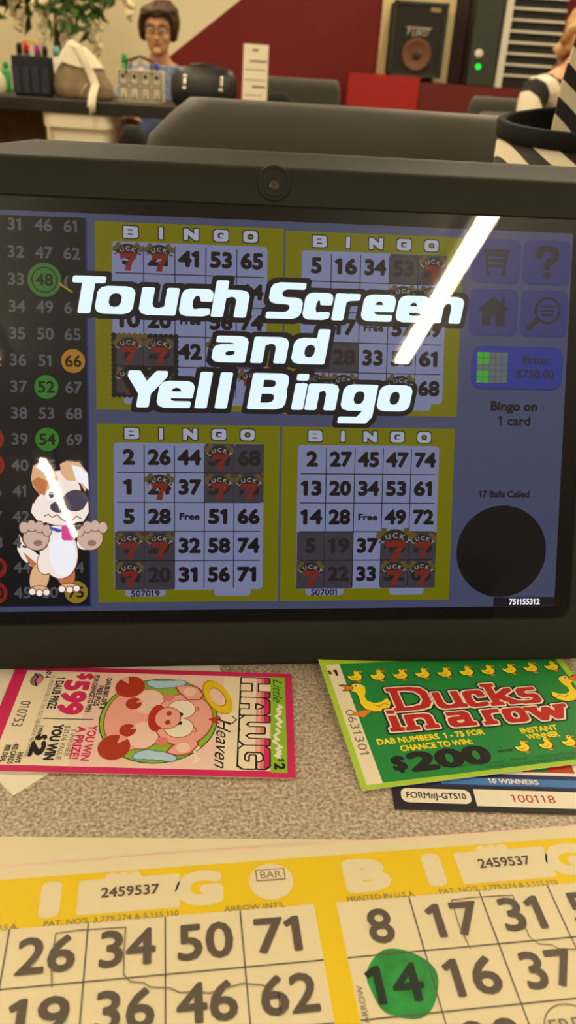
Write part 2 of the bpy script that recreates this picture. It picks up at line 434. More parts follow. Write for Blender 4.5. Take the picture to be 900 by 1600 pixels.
# moulded ring around the lens, standing just proud of the front face
cx0, cv0 = -5.4, 79.9
def ringprof(r, n): return [T3(cx0+r*cos(2*pi*i/32), cv0+r*sin(2*pi*i/32), n) for i in range(32)]
c.loft([ringprof(6.1, 2.55), ringprof(5.7, 3.05), ringprof(5.1, 3.05), ringprof(4.4, 2.62)], 0, cap=(False, False))
case = c.build('case', m_case, tab_t, smooth=True)
case.modifiers.new('es', 'EDGE_SPLIT').split_angle = R(38)
w = MB(); w.loft([ringprof(4.4, 2.62), ringprof(4.2, 2.66), ringprof(0.05, 2.66)], 0, cap=(False, True))
wc = w.build('webcam', pm('black_gloss', (15, 14, 13), .5, spec=.3), tab_t)
w = MB(); w.loft([[T3(cx0+r*cos(2*pi*i/24), cv0-.8+r*sin(2*pi*i/24), n) for i in range(24)] for r, n in ((1.6, 2.67), (1.6, 3.0), (1.3, 3.15), (.6, 3.2))], 0)
w.build('lens', pm('lens_glass', (70, 66, 58), .12, spec=.8), wc)
# rear prop and feet
b = MB(); b.add([T3(-40, 20, -24), T3(40, 20, -24), T3(40, -70, -24.2), T3(-40, -70, -24.2), T3(-40, 18, -26), T3(40, 18, -26)], [(0, 1, 5, 4)])
st = MB()
pA, pB = T3(0, 30, -24), T3(0, 30, -24); foot = Vec((pA.x, pA.y, TZ+.003)) + _b*.075
st.loft([[p+TU*.04+_b*s for s in (0, .006)]+[p-TU*.04+_b*s for s in (.006, 0)] for p in (T3(0, 32, -25), foot)])
st.build('stand', m_case, tab_t, bevel=.001)
for u in (-110, 98):
    p = T3(u, -84.6, -8); MB().box((p.x-.008, p.y-.005, TZ), (p.x+.008, p.y+.005, p.z+.002)).build('foot', m_case, tab_t)
# glass pane
def glass_mat():
    m = bpy.data.materials.new('screen_glass'); m.use_nodes = True; nt = m.node_tree; nt.nodes.clear()
    o = nt.nodes.new('ShaderNodeOutputMaterial'); tr = nt.nodes.new('ShaderNodeBsdfTransparent'); gl = nt.nodes.new('ShaderNodeBsdfGlossy'); g2 = nt.nodes.new('ShaderNodeBsdfGlossy')
    fr = nt.nodes.new('ShaderNodeFresnel'); fr.inputs[0].default_value = 1.62; gl.inputs['Roughness'].default_value = .012; g2.inputs['Roughness'].default_value = .33
    m1 = nt.nodes.new('ShaderNodeMixShader'); m2 = nt.nodes.new('ShaderNodeMixShader'); m1.inputs[0].default_value = .017
    nt.links.new(tr.outputs[0], m1.inputs[1]); nt.links.new(g2.outputs[0], m1.inputs[2])
    nt.links.new(fr.outputs[0], m2.inputs[0]); nt.links.new(m1.outputs[0], m2.inputs[1]); nt.links.new(gl.outputs[0], m2.inputs[2]); nt.links.new(m2.outputs[0], o.inputs[0]); return m
g = MB(); g.add([T3(u, v, 1.3) for u, v in glass_outline(.3, 5)], [tuple(range(30))]); g.build('glass', glass_mat(), tab_t)

# --- display content (a lit panel; everything printed by the game itself)
D = {k: em('display_'+k, rgb, s) for k, rgb, s in (
 ('black', (10, 9, 9), 1), ('back', (63, 68, 95), 1), ('board', (15, 15, 20), 1), ('edge', (34, 36, 92), 1), ('grey', (74, 75, 80), 1), ('green', (42, 108, 34), 1), ('leaf', (46, 96, 40), 1),
 ('orange', (150, 104, 30), 1), ('amber', (134, 112, 30), 1), ('red', (120, 30, 18), 1), ('inkd', (24, 20, 20), 1), ('olive', (102, 100, 6), 1), ('olive_rim', (88, 88, 30), 1), ('card', (112, 118, 150), 1), ('mark', (54, 50, 58), 1),
 ('digit', (24, 17, 20), 1), ('dim', (34, 30, 32), 1), ('lucky', (42, 34, 30), 1), ('gold', (84, 70, 34), 1), ('seven', (106, 34, 24), 1), ('pale', (128, 130, 136), 1), ('letter', (150, 154, 172), 1),
 ('banner', (226, 248, 255), 1.08), ('rim', (26, 22, 28), 1), ('button', (48, 51, 100), 1), ('button_rim', (40, 44, 96), 1), ('icon', (42, 40, 46), 1), ('prize', (38, 50, 124), 1), ('cell_on', (62, 148, 38), 1), ('cell_off', (86, 92, 92), 1),
 ('dial', (15, 16, 18), 1), ('status', (22, 20, 30), 1), ('white', (245, 245, 250), 1), ('tan', (226, 176, 132), 1), ('cream', (248, 232, 222), 1), ('brown', (196, 116, 66), 1), ('pad', (150, 110, 104), 1), ('pink', (222, 70, 140), 1), ('patch', (70, 66, 84), 1), ('collar', (70, 84, 176), 1), ('dogline', (92, 58, 48), 1), ('paw', (206, 176, 160), 1))}
a = Art(); a.rect(GL-.4, GB-.4, GR+.4, GT+.4, D['black'], -3, r=5); a.rect(-114.6, -68.2, 102.8, 68, D['back'], 0)
disp = a.build('display', SCR, tab_t)
def on_disp(art, name): return art.build(name, SCR, disp)
# number board
a = Art(); a.rect(-114.2, -66.6, -68.2, 66.4, D['edge'], 1); a.rect(-114.2, -66.2, -68.8, 66.4, D['board'], 2)
cols = (-110, -100.8, -91.6, -82.4, -73.3); vb = lambda i: 63.5-8.92*i
hot = {48: 'leaf', 52: 'green', 54: 'green', 66: 'orange', 75: 'amber', 24: 'red', 25: 'red', 29: 'red', 30: 'red', 1: 'red', 7: 'red'}
for ci, u in enumerate(cols):
    for i in range(15):
        nmb = ci*15+i+1; v = vb(i)
        if nmb == 48: a.disc(u, v, 5.6, D['leaf'], 3); a.ring(u, v, 3.9, 4.3, D['inkd'], 4)
        elif nmb in hot: a.disc(u, v, 4.0, D[hot[nmb]], 3)
        a.text(str(nmb), u, v, 4.0, D['inkd' if nmb in hot else 'grey'], 5, bold=.035, kx=.98)
a.line([(-77.4, 44.6), (-73.5, 42)], .7, D['amber'], 3)
on_disp(a, 'number_board')
# bingo cards
def lucky(a, u, v, s=1.0, rays=True):
    a.poly([(u+s*5*cos(R(t)), v-2*s+s*6.6*sin(R(t))) for t in range(25, 156, 10)]+[(u-1.7*s, v+1.2*s), (u+1.7*s, v+1.2*s)], D['lucky'], 6)
    for k in (-1, 1):
        a.disc(u+k*4.1*s, v+2.8*s, 1.1*s, D['gold'], 5); a.disc(u+k*3.1*s, v+4.1*s, .9*s, D['gold'], 5)
    a.arc_text('LUCKY', u, v-2.6*s, 5.5*s, 132, 48, 1.45*s, D['pale'], 9, bold=.03)
    P = lambda x, y: (u+(x-.1*0)*s, v+y*s)
    a.poly([P(-2.6, 1.4), P(2.9, 1.6), P(3.0, .2), P(1.5, -1.7), P(.9, -4.4), P(-1.1, -4.4), P(-.3, -1.7), P(.9, -.2), P(-1.4, -.3), P(-2.4, -.9)], D['seven'], 8)
def bingo_card(u0, vt, w, hi, rows, marks, tabno, heads, beads=None):
    a = Art(); yx0, yx1 = u0-5.7, u0+w+5.6
    a.rect(yx0, vt-56.6, yx1, vt+6.4, D['olive'], 1)
    dx = w/5; dv = 10.42
    a.rect(u0, vt-52.2, u0+w, vt, D['card'], 2, r=1.3)
    a.rect(u0+dx*.35, vt-54.6, u0+dx*1.7, vt-51, D['card'], 2, r=1.2); a.rect(u0+dx*3.35, vt-54.6, u0+dx*4.6, vt-51, D['card'], 2, r=1.2)
    if tabno: a.text(tabno, u0+dx*1.02, vt-53.4, 2.3, D['digit'], 5, bold=.03, w=10.2)
    for i, ch in enumerate('BINGO'):
        x = u0+dx*(.6+.96*i); wd = 1.5 if ch == 'I' else 5.0
        for gm, gr, L in (('rim', .35, 3), ('letter', 0, 4)):
            heavy(a, ch, x-wd/2, vt+1.2, wd, 3.9, 3.9, 1.45, 1.05, D[gm], L, grow=gr)
    cc = lambda i: u0+dx*(i+.5); rr = lambda j: vt-dv*(j+.5)+.2
    for i, j in marks: a.rect(u0+dx*i+.2, vt-dv*(j+1), u0+dx*(i+1), vt-dv*j-.1, D['mark'], 3)
    for j in range(1, 5): a.rect(u0+1.1, vt-dv*j-.14, u0+w-1.1, vt-dv*j+.2, D['digit'], 4)
    for i in range(1, 5): a.rect(u0+dx*i-.16, vt-51.6, u0+dx*i+.16, vt-1, D['digit'], 4)
    for j, row in enumerate(rows):
        for i, t in enumerate(row):
            if not t: continue
            lk = t.startswith('L'); big = t.startswith('LL'); t = t.strip('L')
            if t == 'Free': a.text(t, cc(i), rr(j), 2.5, D['digit'], 5, bold=.06, w=7.2)
            elif t: a.text(t, cc(i), rr(j), 5.5, D['dim' if (i, j) in marks else 'digit'], 5, bold=.068, w=(7.9 if len(t) == 2 else 4.1)*w/52.4)
            if lk: lucky(a, cc(i), rr(j)-.2, 1.35 if big else 1.0)
    if beads:
        i0, i1, j0, j1 = beads; bx0, bx1, by0, by1 = u0+dx*i0+.4, u0+dx*i1+.4, vt-dv*j1+.6, vt-dv*j0
        n = 12
        for k in range(n+1):
            for q, y in ((0, by0), (1, by1)): a.disc(bx0+(bx1-bx0)*k/n, y, .95, D['gold' if q and k < 7 else 'rim'], 5, n=12)
            for x in (bx0, bx1): a.disc(x, by0+(by1-by0)*k/n, .95, D['rim'], 5, n=12)
    return on_disp(a, 'bingo_card')
bingo_card(-60, 59.2, 52.8, 0, [['L3','L21','41','53','65'],['','','','','64'],['10','20','Free','56','74'],['L7','L23','42','L',''],['L','L','','','L']], {(0,3),(1,3),(0,4),(1,4)}, None, 1, (0, 2, 3, 5))
bingo_card(4.8, 58.6, 51.8, 0, [['5','16','34','53','L71'],['','','','L','L'],['','17','Free','57','69'],['','28','33','58','61'],['L','L','','L','68']], {(3,0),(4,0),(1,3),(0,3)}, None, 1)
bingo_card(-60, -8.6, 52.4, 0, [['2','26','44','L54','68'],['1','L24','37','L59','L75'],['5','28','Free','51','66'],['L5','L29','32','58','74'],['L14','20','31','56','71']], {(3,0),(4,0),(3,1),(4,1),(0,3),(1,3),(0,4),(1,4)}, '507019', 1)
bingo_card(4.5, -8.7, 51.7, 0, [['2','27','45','47','74'],['13','20','34','53','61'],['14','28','Free','49','72'],['5','19','37','LL48','L75'],['L','22','33','L52','L63']], {(0,3),(1,3),(3,3),(4,3),(0,4),(1,4),(3,4),(4,4)}, '507001', 1)
# menu buttons
def button(u0, v1, u1, v0, draw):
    a = Art(); a.rect(u0, v0-.5, u1, v1-.5, D['button_rim'], 1, r=2.6); a.rect(u0, v0, u1, v1, D['button'], 2, r=2.6); draw(a, (u0+u1)/2, (v0+v1)/2); return on_disp(a, 'menu_button')
def cart(a, x, y):
    a.rect(x-5, y+2.6, x+5, y+4, D['icon'], 3, r=.5)
    for k, ww in enumerate((4.4, 4.0, 3.6)): a.rect(x-ww, y+1.4-k*1.9, x+ww, y+2.5-k*1.9, D['icon'], 3)
    for k in (-1, 1): a.line([(x+k*3.8, y+2), (x+k*3, y-4.4)], .9, D['icon'], 3); a.disc(x+k*2.6, y-4.6, .8, D['icon'], 3)
def ask(a, x, y):
    a.brush([(x-3.2, y+2.2), (x-2.4, y+4.2), (x, y+4.8), (x+2.4, y+4.2), (x+3.1, y+2.6), (x+2.4, y+1), (x+.4, y-.2), (x+.1, y-1.8)], 2.5, 1.9, D['icon'], 3); a.disc(x+.1, y-4.6, 1.4, D['icon'], 3)
def home(a, x, y):
    a.poly([(x-5.6, y+.9), (x, y+5.4), (x+5.6, y+.9), (x+4.6, y+.2), (x, y+3.9), (x-4.6, y+.2)], D['icon'], 3); a.rect(x+2.7, y+2, x+4.1, y+5, D['icon'], 3)
    a.poly([(x-4.2, y-5), (x-1, y-5), (x-1, y-1.6), (x+1, y-1.6), (x+1, y-5), (x+4.2, y-5), (x+4.2, y+.8), (x, y+4.2), (x-4.2, y+.8)], D['icon'], 3)
def find(a, x, y):
    a.ring(x+1.3, y+1, 4, 4.9, D['icon'], 3); a.line([(x-2.4, y-2.4), (x-5.4, y-5.4)], 2.0, D['icon'], 3)
    for k in range(3): a.rect(x-1, y+.2+k*1.5-1.2, x+3.6, y+1.0+k*1.5-1.2, D['icon'], 3)
button(65.6, 65, 83.6, 50, cart); button(84.6, 65.2, 102.4, 50, ask); button(65.4, 47.7, 83.4, 31.6, home); button(84.4, 47.7, 102.2, 31.6, find)
a = Art(); a.rect(66.9, 12.0, 101.4, 27, D['button_rim'], 1, r=4); a.rect(66.9, 12.6, 101.4, 27.6, D['prize'], 2, r=4)
for i in range(5):
    for j in range(5): a.rect(69.1+2.3*i, 25.5-2.2*(j+1), 69.1+2.3*i+2.15, 25.5-2.2*j-.15, D['cell_on' if i < 2 and j != 2 else 'cell_off'], 3)
a.text('Prize:', 91, 22.9, 3.0, D['icon'], 3, bold=.04); a.text('$750.00', 91, 17.9, 3.1, D['icon'], 3, bold=.04, w=14.5)
on_disp(a, 'prize_panel')
a = Art(); a.text('Bingo on', 83.6, 6.2, 3.5, D['digit'], 1, bold=.055, w=18); a.text('1 card', 84, .9, 3.5, D['digit'], 1, bold=.04, w=12.5); on_disp(a, 'caption'); a = Art()
a.text('17 Balls Called', 81.4, -26, 2.5, D['digit'], 1, bold=.055, w=19.4); on_disp(a, 'caption')
a = Art(); a.disc(81.3, -47.4, 17.2, D['dial'], 1, n=64)
on_disp(a, 'ball_dial')
a = Art(); a.rect(79, -68.1, 102.8, -64.7, D['status'], 2); a.text('751155312', 91, -66.4, 2.2, D['white'], 3, bold=.05, w=12); on_disp(a, 'serial_strip')
# banner
a = Art()
def row(items, base, ru, cap, xh, sh):
    for ch, l, r in items:
        k, x0 = ru; u0, u1 = (l-x0)*k, (r-x0)*k
        up = ch in 'TSYBhdl'
        h = cap if up else xh
        w = (u1-u0)-sh*h*.92
        if ch == 'g': u0 += .3
        for gm, gr, L in (('rim', 1.7, 9), ('banner', 0, 11)):
            heavy(a, ch, u0, base, w, cap, xh, 4.3, 2.35, D[gm], L, shear=sh, grow=gr)
A1, A2, A3 = (.2228, 441), (.224, 447.7), (.2258, 442.7)
row([('T',104,163),('o',144,208),('u',210,274),('c',271,327),('h',321,385),('S',406,470),('c',463,514),('r',510,557),('e',556,615),('e',612,670),('n',668,726)], 35.0, A1, 12.4, 9.3, .18)
row([('a',329,389),('n',390,452),('d',453,516)], 19.6, A2, 12.2, 9.1, .18)
row([('Y',191,260),('e',241,302),('l',300,333),('l',331,363),('B',381,449),('i',450,478),('n',471,527),('g',526,587),('o',585,645)], 3.6, A3, 12.6, 9.3, .18)
on_disp(a, 'banner_text')
# cartoon puppy
a = Art(); S = scr
def P(*pts): return [S(x, y) for x, y in pts]
def blob(x, y, rx, ry, m, L, rot=0): u, v = S(x, y); a.disc(u, v, rx*.2155, D[m], L, ry=ry*.2155, rot=-rot, n=24)
def lblob(x, y, rx, ry, m, L, rot=0): blob(x, y, rx+1.3, ry+1.3, 'dogline', L, rot); blob(x, y, rx, ry, m, L+1, rot)
a.poly(P((30,835),(40,850),(66,872),(62,890),(48,885),(34,872),(27,858)), D['cream'], 3)
a.poly(P((36,862),(62,884),(62,890),(48,885)), D['brown'], 4)
lblob(62, 902, 15, 26, 'tan', 3, 12); lblob(102, 894, 15, 24, 'brown', 3, -12)
lblob(62, 922, 15, 7, 'tan', 5); lblob(108, 918, 16, 7, 'tan', 5)
for x, y in ((51,924),(62,926),(73,925),(97,920),(109,921),(120,919)): lblob(x, y, 5, 5, 'cream', 7)
lblob(92, 862, 30, 44, 'cream', 5, -6); blob(98, 866, 21, 36, 'white', 7, -4); lblob(72, 878, 13, 20, 'cream', 6, 8)
lblob(55, 845, 20, 14, 'cream', 7, 25); lblob(138, 845, 19, 13, 'cream', 7, -25)
for cx, k in ((57, -1), (141, 1)):
    lblob(cx, 840, 20, 20, 'paw', 8, k*10)
    for i in range(4): lblob(cx-18+i*12+(2 if k > 0 else -1), 826-(4 if i in (1, 2) else 0)+(k*-1)*(i-1.5)*1.5, 7, 9, 'paw', 10)
    blob(cx+3, 848, 7, 5, 'pad', 12)
lblob(94, 770, 33, 36, 'cream', 7); lblob(96, 792, 43, 30, 'cream', 8); blob(94, 774, 31, 32, 'cream', 9)
a.poly(P((52,785),(49,800),(58,812),(66,818),(80,812)), D['cream'], 10); a.poly(P((138,782),(139,800),(131,814),(118,816)), D['cream'], 10)
lblob(118, 782, 19, 16, 'patch', 9, -10)
a.poly(P((96,740),(94,725),(104,720),(124,722),(137,738),(139,758),(133,768),(124,752),(104,750)), D['tan'], 10)
a.poly(P((112,726),(128,730),(138,742),(139,766),(130,756),(120,752)), D['white'], 11)
a.poly(P((49,748),(52,728),(64,720),(80,726),(92,748),(80,760),(70,774),(60,770),(52,760)), D['tan'], 10)
a.poly(P((50,752),(60,745),(76,752),(70,774),(60,770)), D['brown'], 11); a.poly(P((56,730),(64,720),(78,726),(88,744),(72,740)), D['white'], 11)
blob(80, 773, 8, 10, 'white', 11); blob(81, 773, 4, 5, 'patch', 12); blob(80, 771, 1.5, 1.5, 'white', 13); lblob(92, 792, 12, 8, 'patch', 11)
a.line(P((70,806),(76,803),(82,808),(90,804),(98,812),(110,816),(120,806),(128,810)), .3, D['dogline'], 12)
a.poly(P((100,828),(78,822),(78,826),(92,832)), D['collar'], 12); a.poly(P((112,824),(128,820),(126,826),(114,830)), D['patch'], 12)
a.rect(*S(97, 844), *S(116, 820), D['pink'], 12, r=1.0)
on_disp(a, 'cartoon_puppy')
# ------------------------------------------------------------------ papers on the table (millimetres on the table plane, x right, y away)
def plane_map(ox, oy, ux, uy, vx, vy, zf, step=.05):
    def mp(u, v, L):
        return Vec(((ox+u*ux+v*vx)/1000, (oy+u*uy+v*vy)/1000, TZ + (zf(u, v)+L*step)/1000))
    return mp
def slab(art, pts, m, th, n=1):     # paper body under a print: edge faces and underside at layer -th
    s = []
    P = []
    for (x0, y0), (x1, y1) in zip(pts, pts[1:]+pts[:1]):
        for i in range(n): P.append((x0+(x1-x0)*i/n, y0+(y1-y0)*i/n))
    art.slabs = getattr(art, 'slabs', [])+[(P, m, th)]
def build_paper(art, name, mp, label, cat, group=None):
    b = MB()
    for vs, fs, m, L in art.p: b.add([mp(x, y, L) for x, y in vs], fs, m)
    for P, m, th in getattr(art, 'slabs', []):
        b.loft([[mp(x, y, -th) for x, y in P], [mp(x, y, 0) for x, y in P]], art.mi(m), cap=(False, False))
        g = Art(); x0, x1, y0, y1 = min(p[0] for p in P), max(p[0] for p in P), min(p[1] for p in P), max(p[1] for p in P)
        g.rect(x0, y0, x1, y1, m, 0, grid=6)
        for vs, fs, _, L in g.p: b.add([mp(x, y, -th) for x, y in vs], [f[::-1] for f in fs], art.mi(m))
    xs = sum((v.x for v in b.v))/len(b.v); ys = sum((v.y for v in b.v))/len(b.v)
    o = b.build(name, art.mats, None, loc=(xs, ys, TZ)); return tag(o, label, cat, group)
K = {k: ink(k, c) for k, c in dict(white=(238, 232, 214), cream=(240, 226, 200), magenta=(206, 34, 98), pinkpale=(240, 205, 196), pink=(236, 168, 158), rose=(220, 130, 124), lime=(140, 190, 46), green=(28, 134, 62), lime2=(168, 208, 52),
  darkgreen=(16, 84, 40), black=(24, 20, 20), grey=(120, 112, 104), red=(190, 34, 28), brick=(170, 52, 28), gold=(232, 196, 24), goldd=(190, 140, 12), yellow=(250, 222, 30), orange=(232, 130, 24), blue=(60, 120, 190), sky=(176, 210, 232),
  navy=(26, 34, 92), paleblue=(120, 140, 190), sheet=(226, 214, 180), sheety=(230, 198, 14), num=(88, 78, 70), dab=(8, 138, 50), inkgreen=(22, 44, 28), thin=(128, 116, 96), form=(28, 26, 30)).items()}
th0 = R(3)
# plain paper slips under and behind the pink ticket
def slip(cx, cy, w, h, rot, z, label, marks=()):
    a = Art(); a.rect(-w/2, -h/2, w/2, h/2, K['white'], 0); slab(a, [(-w/2, -h/2), (w/2, -h/2), (w/2, h/2), (-w/2, h/2)], K['white'], 2)
    for l in marks: a.line(l, .35, K['thin'], 1)
    c, s = cos(R(rot)), sin(R(rot))
    return build_paper(a, 'paper_slip', plane_map(cx, cy, c, s, -s, c, lambda u, v: z), label, 'paper slip')
slip(-78.2, 201.7, 40, 40, 50, .12, 'white paper slip poking out below the left end of the pink ticket')
slip(-108, 214, 66, 30, 62, .25, 'white printed slip at the left edge, behind the pink ticket', [[(-20, 4), (26, 5)], [(-20, -3), (22, -2)], [(-20, 9), (24, 10)]])
slip(-66, 233.5, 90, 20, 9.5, .38, 'white receipt slip with handwriting between the tablet and the pink ticket', [[(x+.0, 6+1.3*sin(x*1.7)) for x in [i*.8-5 for i in range(44)]]])
# pink ticket: text runs towards the viewer, its head is on the right
a = Art(); W, H = 49.6, 98
a.rect(0, 0, W, H, K['magenta'], 0, grid=9); slab(a, [(0, 0), (W, 0), (W, H), (0, H)], K['white'], 6)
a.rect(2.4, 4.4, 47, 95.4, K['pinkpale'], 1); a.rect(2.4, 4.4, 47, 28, K['cream'], 2); a.rect(2.4, 74, 47, 90, K['cream'], 2)
a.rect(2.3, 90.4, 47.6, 95.6, K['lime'], 2)
for i, ch in enumerate('HAWG'):      # tall condensed capitals with a heavy outline
    x, w = ((3.2, 10), (13.7, 8.4), (22.6, 13.4), (36.4, 9.8))[i]
    for k, gr, L, ym in (('black', .55, 3, None), ('magenta', 0, 4, None), ('rose', 0, 5, 88.2), ('pink', 0, 6, 87.0), ('cream', 0, 7, 85.4)):
        a.ymax = ym; heavy(a, ch, x, 80.2, w, 9.7, 9.7, 2.7, 1.7, K[k], L, grow=gr)
    a.ymax = None
a.rect(3, 79.6, 45.8, 80.0, K['black'], 3)
a.text('Little', 9, 92.9, 3.2, K['darkgreen'], 4, shear=.45, w=12)
for i, (x, y, l) in enumerate(((17, 93.4, 3), (20, 92.8, 4), (24, 93.2, 3.4), (28.5, 92.4, 5), (32.5, 91.9, 2.6), (36, 93, 2.4), (39, 92.6, 2.2))):
    a.line([(x, y), (x+l*.3, y+.9), (x+l*.6, y-.7), (x+l, y+.5)], 1.0, K['white'], 4)
a.text('$', 42.3, 93.8, 1.9, K['black'], 4, bold=.03); a.text('2', 45, 93.2, 3.6, K['black'], 4, bold=.07)
a.text('Heaven', 34.6, 74.9, 4.6, K['black'], 4, shear=.5, w=22)
a.line([(23, 77.5), (24.5, 79), (26.5, 77.6), (25, 73.6), (23.4, 73.2)], .35, K['black'], 4)
for x, y in ((37, 66.5), (39.5, 66), (42, 66.8)): a.line([(x, y), (x+1, y+.8), (x+2, y-.4)], .9, K['white'], 4)
a.disc(25.0, 53.2, 20.2, K['darkgreen'], 2, ry=19.6); a.disc(25.0, 53.2, 19.8, K['lime'], 3, ry=19.2)
def outl(x, y, rx, ry, m, L, rot=0, o=.35, oc='brick'): a.disc(x, y, rx+o, K[oc], L, ry=ry+o, rot=rot); a.disc(x, y, rx, K[m], L+1, ry=ry, rot=rot)
for y0, k in ((7.6, -1), (42, 1)):   # wings
    for i in range(4): outl(y0+k*(-.5-i*-.2), 50.4+i*2.3, 3.4, 1.7, 'sky', 4, 90+k*(20-i*12), .4, 'blue')
outl(25, 45, 14.6, 9.5, 'pink', 6)                      # body
for x, k in ((17, -1), (33, 1)): outl(x, 49, 6, 5, 'pinkpale', 6, 0, .3)
for x, y, r, ang in ((9.8, 41.6, 5.2, 120), (38.6, 40.6, 5.2, 60), (18.2, 44, 2.6, 60), (31, 43.8, 2.6, 60)):   # trotters with a notch
    outl(x, y, r, r*.92, 'brick', 8, 0, .3, 'red'); 
    q = R(ang+90 if r > 3 else ang+60); a.poly([(x+.3*r*cos(q), y+.3*r*sin(q)), (x+1.1*r*cos(q-.3), y+1.1*r*sin(q-.3)), (x+1.1*r*cos(q+.3), y+1.1*r*sin(q+.3))], K['pink'], 10)
outl(25, 61.4, 12.0, 9.6, 'pink', 10)                   # head
for x, k in ((12.6, -1), (37.2, 1)):                    # ears
    a.poly([(x+k*-3, 66.5), (x+k*-.5, 67.4), (x+k*3.6, 65), (x+k*4.6, 61), (x+k*3.4, 57), (x+k*.6, 58.4), (x+k*-3.4, 62)], K['brick'], 11)
    a.poly([(x+k*-2.6, 66.1), (x+k*-.4, 66.9), (x+k*3.2, 64.7), (x+k*4.2, 61), (x+k*3.2, 57.6), (x+k*.8, 58.9), (x+k*-3, 62.2)], K['pink'], 12)
    a.disc(x+k*1, 62.4, 2.2, K['pinkpale'], 13)
a.disc(25, 52.6, 6.3, K['brick'], 12, ry=2.9); a.disc(25, 52.9, 5.6, K['red'], 13, ry=2.2)
for x in (20.6, 29.3): outl(x, 60.3, 4.4, 4.6, 'white', 12, 0, .25)
a.disc(23.1, 60.2, .95, K['black'], 14); a.disc(27.2, 60.2, .95, K['black'], 14)
outl(25, 56.2, 5, 4.1, 'pink', 14, 0, .3); a.disc(22.9, 56.4, 1.1, K['brick'], 16, ry=.9); a.disc(27.1, 56.4, 1.1, K['brick'], 16, ry=.9)
for x in (14.8, 35.6): a.disc(x, 55.4, 2, K['rose'], 12)
for dx in (-1.4, -.6, .3, 1.1, 1.7): a.line([(25, 70), (25+dx, 72.8+.4*sin(dx*4))], .5, K['red'], 12)
a.line([(19.4, 65.6), (20.4, 66.2), (21.4, 65.5)], .3, K['brick'], 13); a.line([(29, 65.4), (30.2, 66.2), (31.2, 65.6)], .3, K['brick'], 13)
a.ring(13.6, 72, 4.7, 9.2, K['goldd'], 5, k=.46, rot=25); a.ring(13.6, 72.2, 5.2, 8.8, K['gold'], 6, k=.46, rot=25)
a.text('010753', 24.5, 8.0, 3.4, K['num'], 4, w=12.5, rot=-1)
a.text('$', 5.0, 25.6, 5.4, K['magenta'], 4, bold=.07, kx=.8); a.text('599', 15.6, 23.2, 8.8, K['magenta'], 4, bold=.075, w=17.4)
a.text('FOR CHANCE TO WIN:', 13.6, 29.3, 1.9, K['black'], 4, bold=.05, w=19); a.text('DAUB B01-075 &', 13.4, 33.8, 1.9, K['black'], 4, bold=.05, w=16); a.text('FREE PIGS', 14.6, 31.5, 1.9, K['black'], 4, bold=.05, w=10.5)
a.text('1 DAUB PRIZE', 13.8, 17.0, 3.0, K['black'], 4, bold=.05, w=16); a.text('2014', 4.0, 12.2, 2.0, K['black'], 4, bold=.05, w=4.6)
a.text('ALL PRIZES PAYABLE IN CASH, PULL TABS AND/OR MERCHANDISE.', 24.4, 14.2, 1.3, K['grey'], 4, w=39)
a.rect(26.2, 15.4, 26.6, 32, K['black'], 4)
a.text('YOU WIN', 37, 32.4, 2.9, K['magenta'], 4, bold=.05, w=15.6); a.text('A PRIZE!', 37, 28.9, 2.9, K['magenta'], 4, bold=.05, w=14.4)
a.text('1 WINNER', 37, 26.5, 1.6, K['num'], 4, w=12); a.text('$21.06 VALUE', 37, 24.3, 1.6, K['num'], 4, w=15)
a.text('YOU WIN', 37, 21.3, 3.4, K['black'], 4, bold=.08, w=15.6); a.text('$', 35, 17.2, 3.4, K['black'], 4, bold=.06); a.text('2', 40, 16.9, 4.8, K['black'], 4, bold=.09, w=6.4)
a.text('3 WINNERS', 33, 14.9+1.0, 1.5, K['black'], 4, bold=.05, w=6.8)
a.text('HW1', 44, 12.2, 1.8, K['black'], 4, bold=.05, w=4.6); a.text('402 CARDS', 42.4, 10, 1.8, K['black'], 4, bold=.05, w=8.6); a.text('PER DEAL', 42.4, 7.6, 1.8, K['black'], 4, bold=.05, w=7.4)
a.disc(7.3, 8.9, 3.2, K['grey'], 4, ry=2.2); a.disc(7.9, 9.4, 2.3, K['rose'], 5, ry=1.6); a.line([(4.2, 7.6), (6, 9), (8, 8.4), (10.6, 9.6)], .6, K['navy'], 6)
build_paper(a, 'game_ticket', plane_map(-92.9, 230.9, sin(th0), -cos(th0), cos(th0), sin(th0), lambda u, v: .95, .03),
            'pink bordered game ticket with a winged cartoon pig, lying sideways below the tablet', 'ticket')

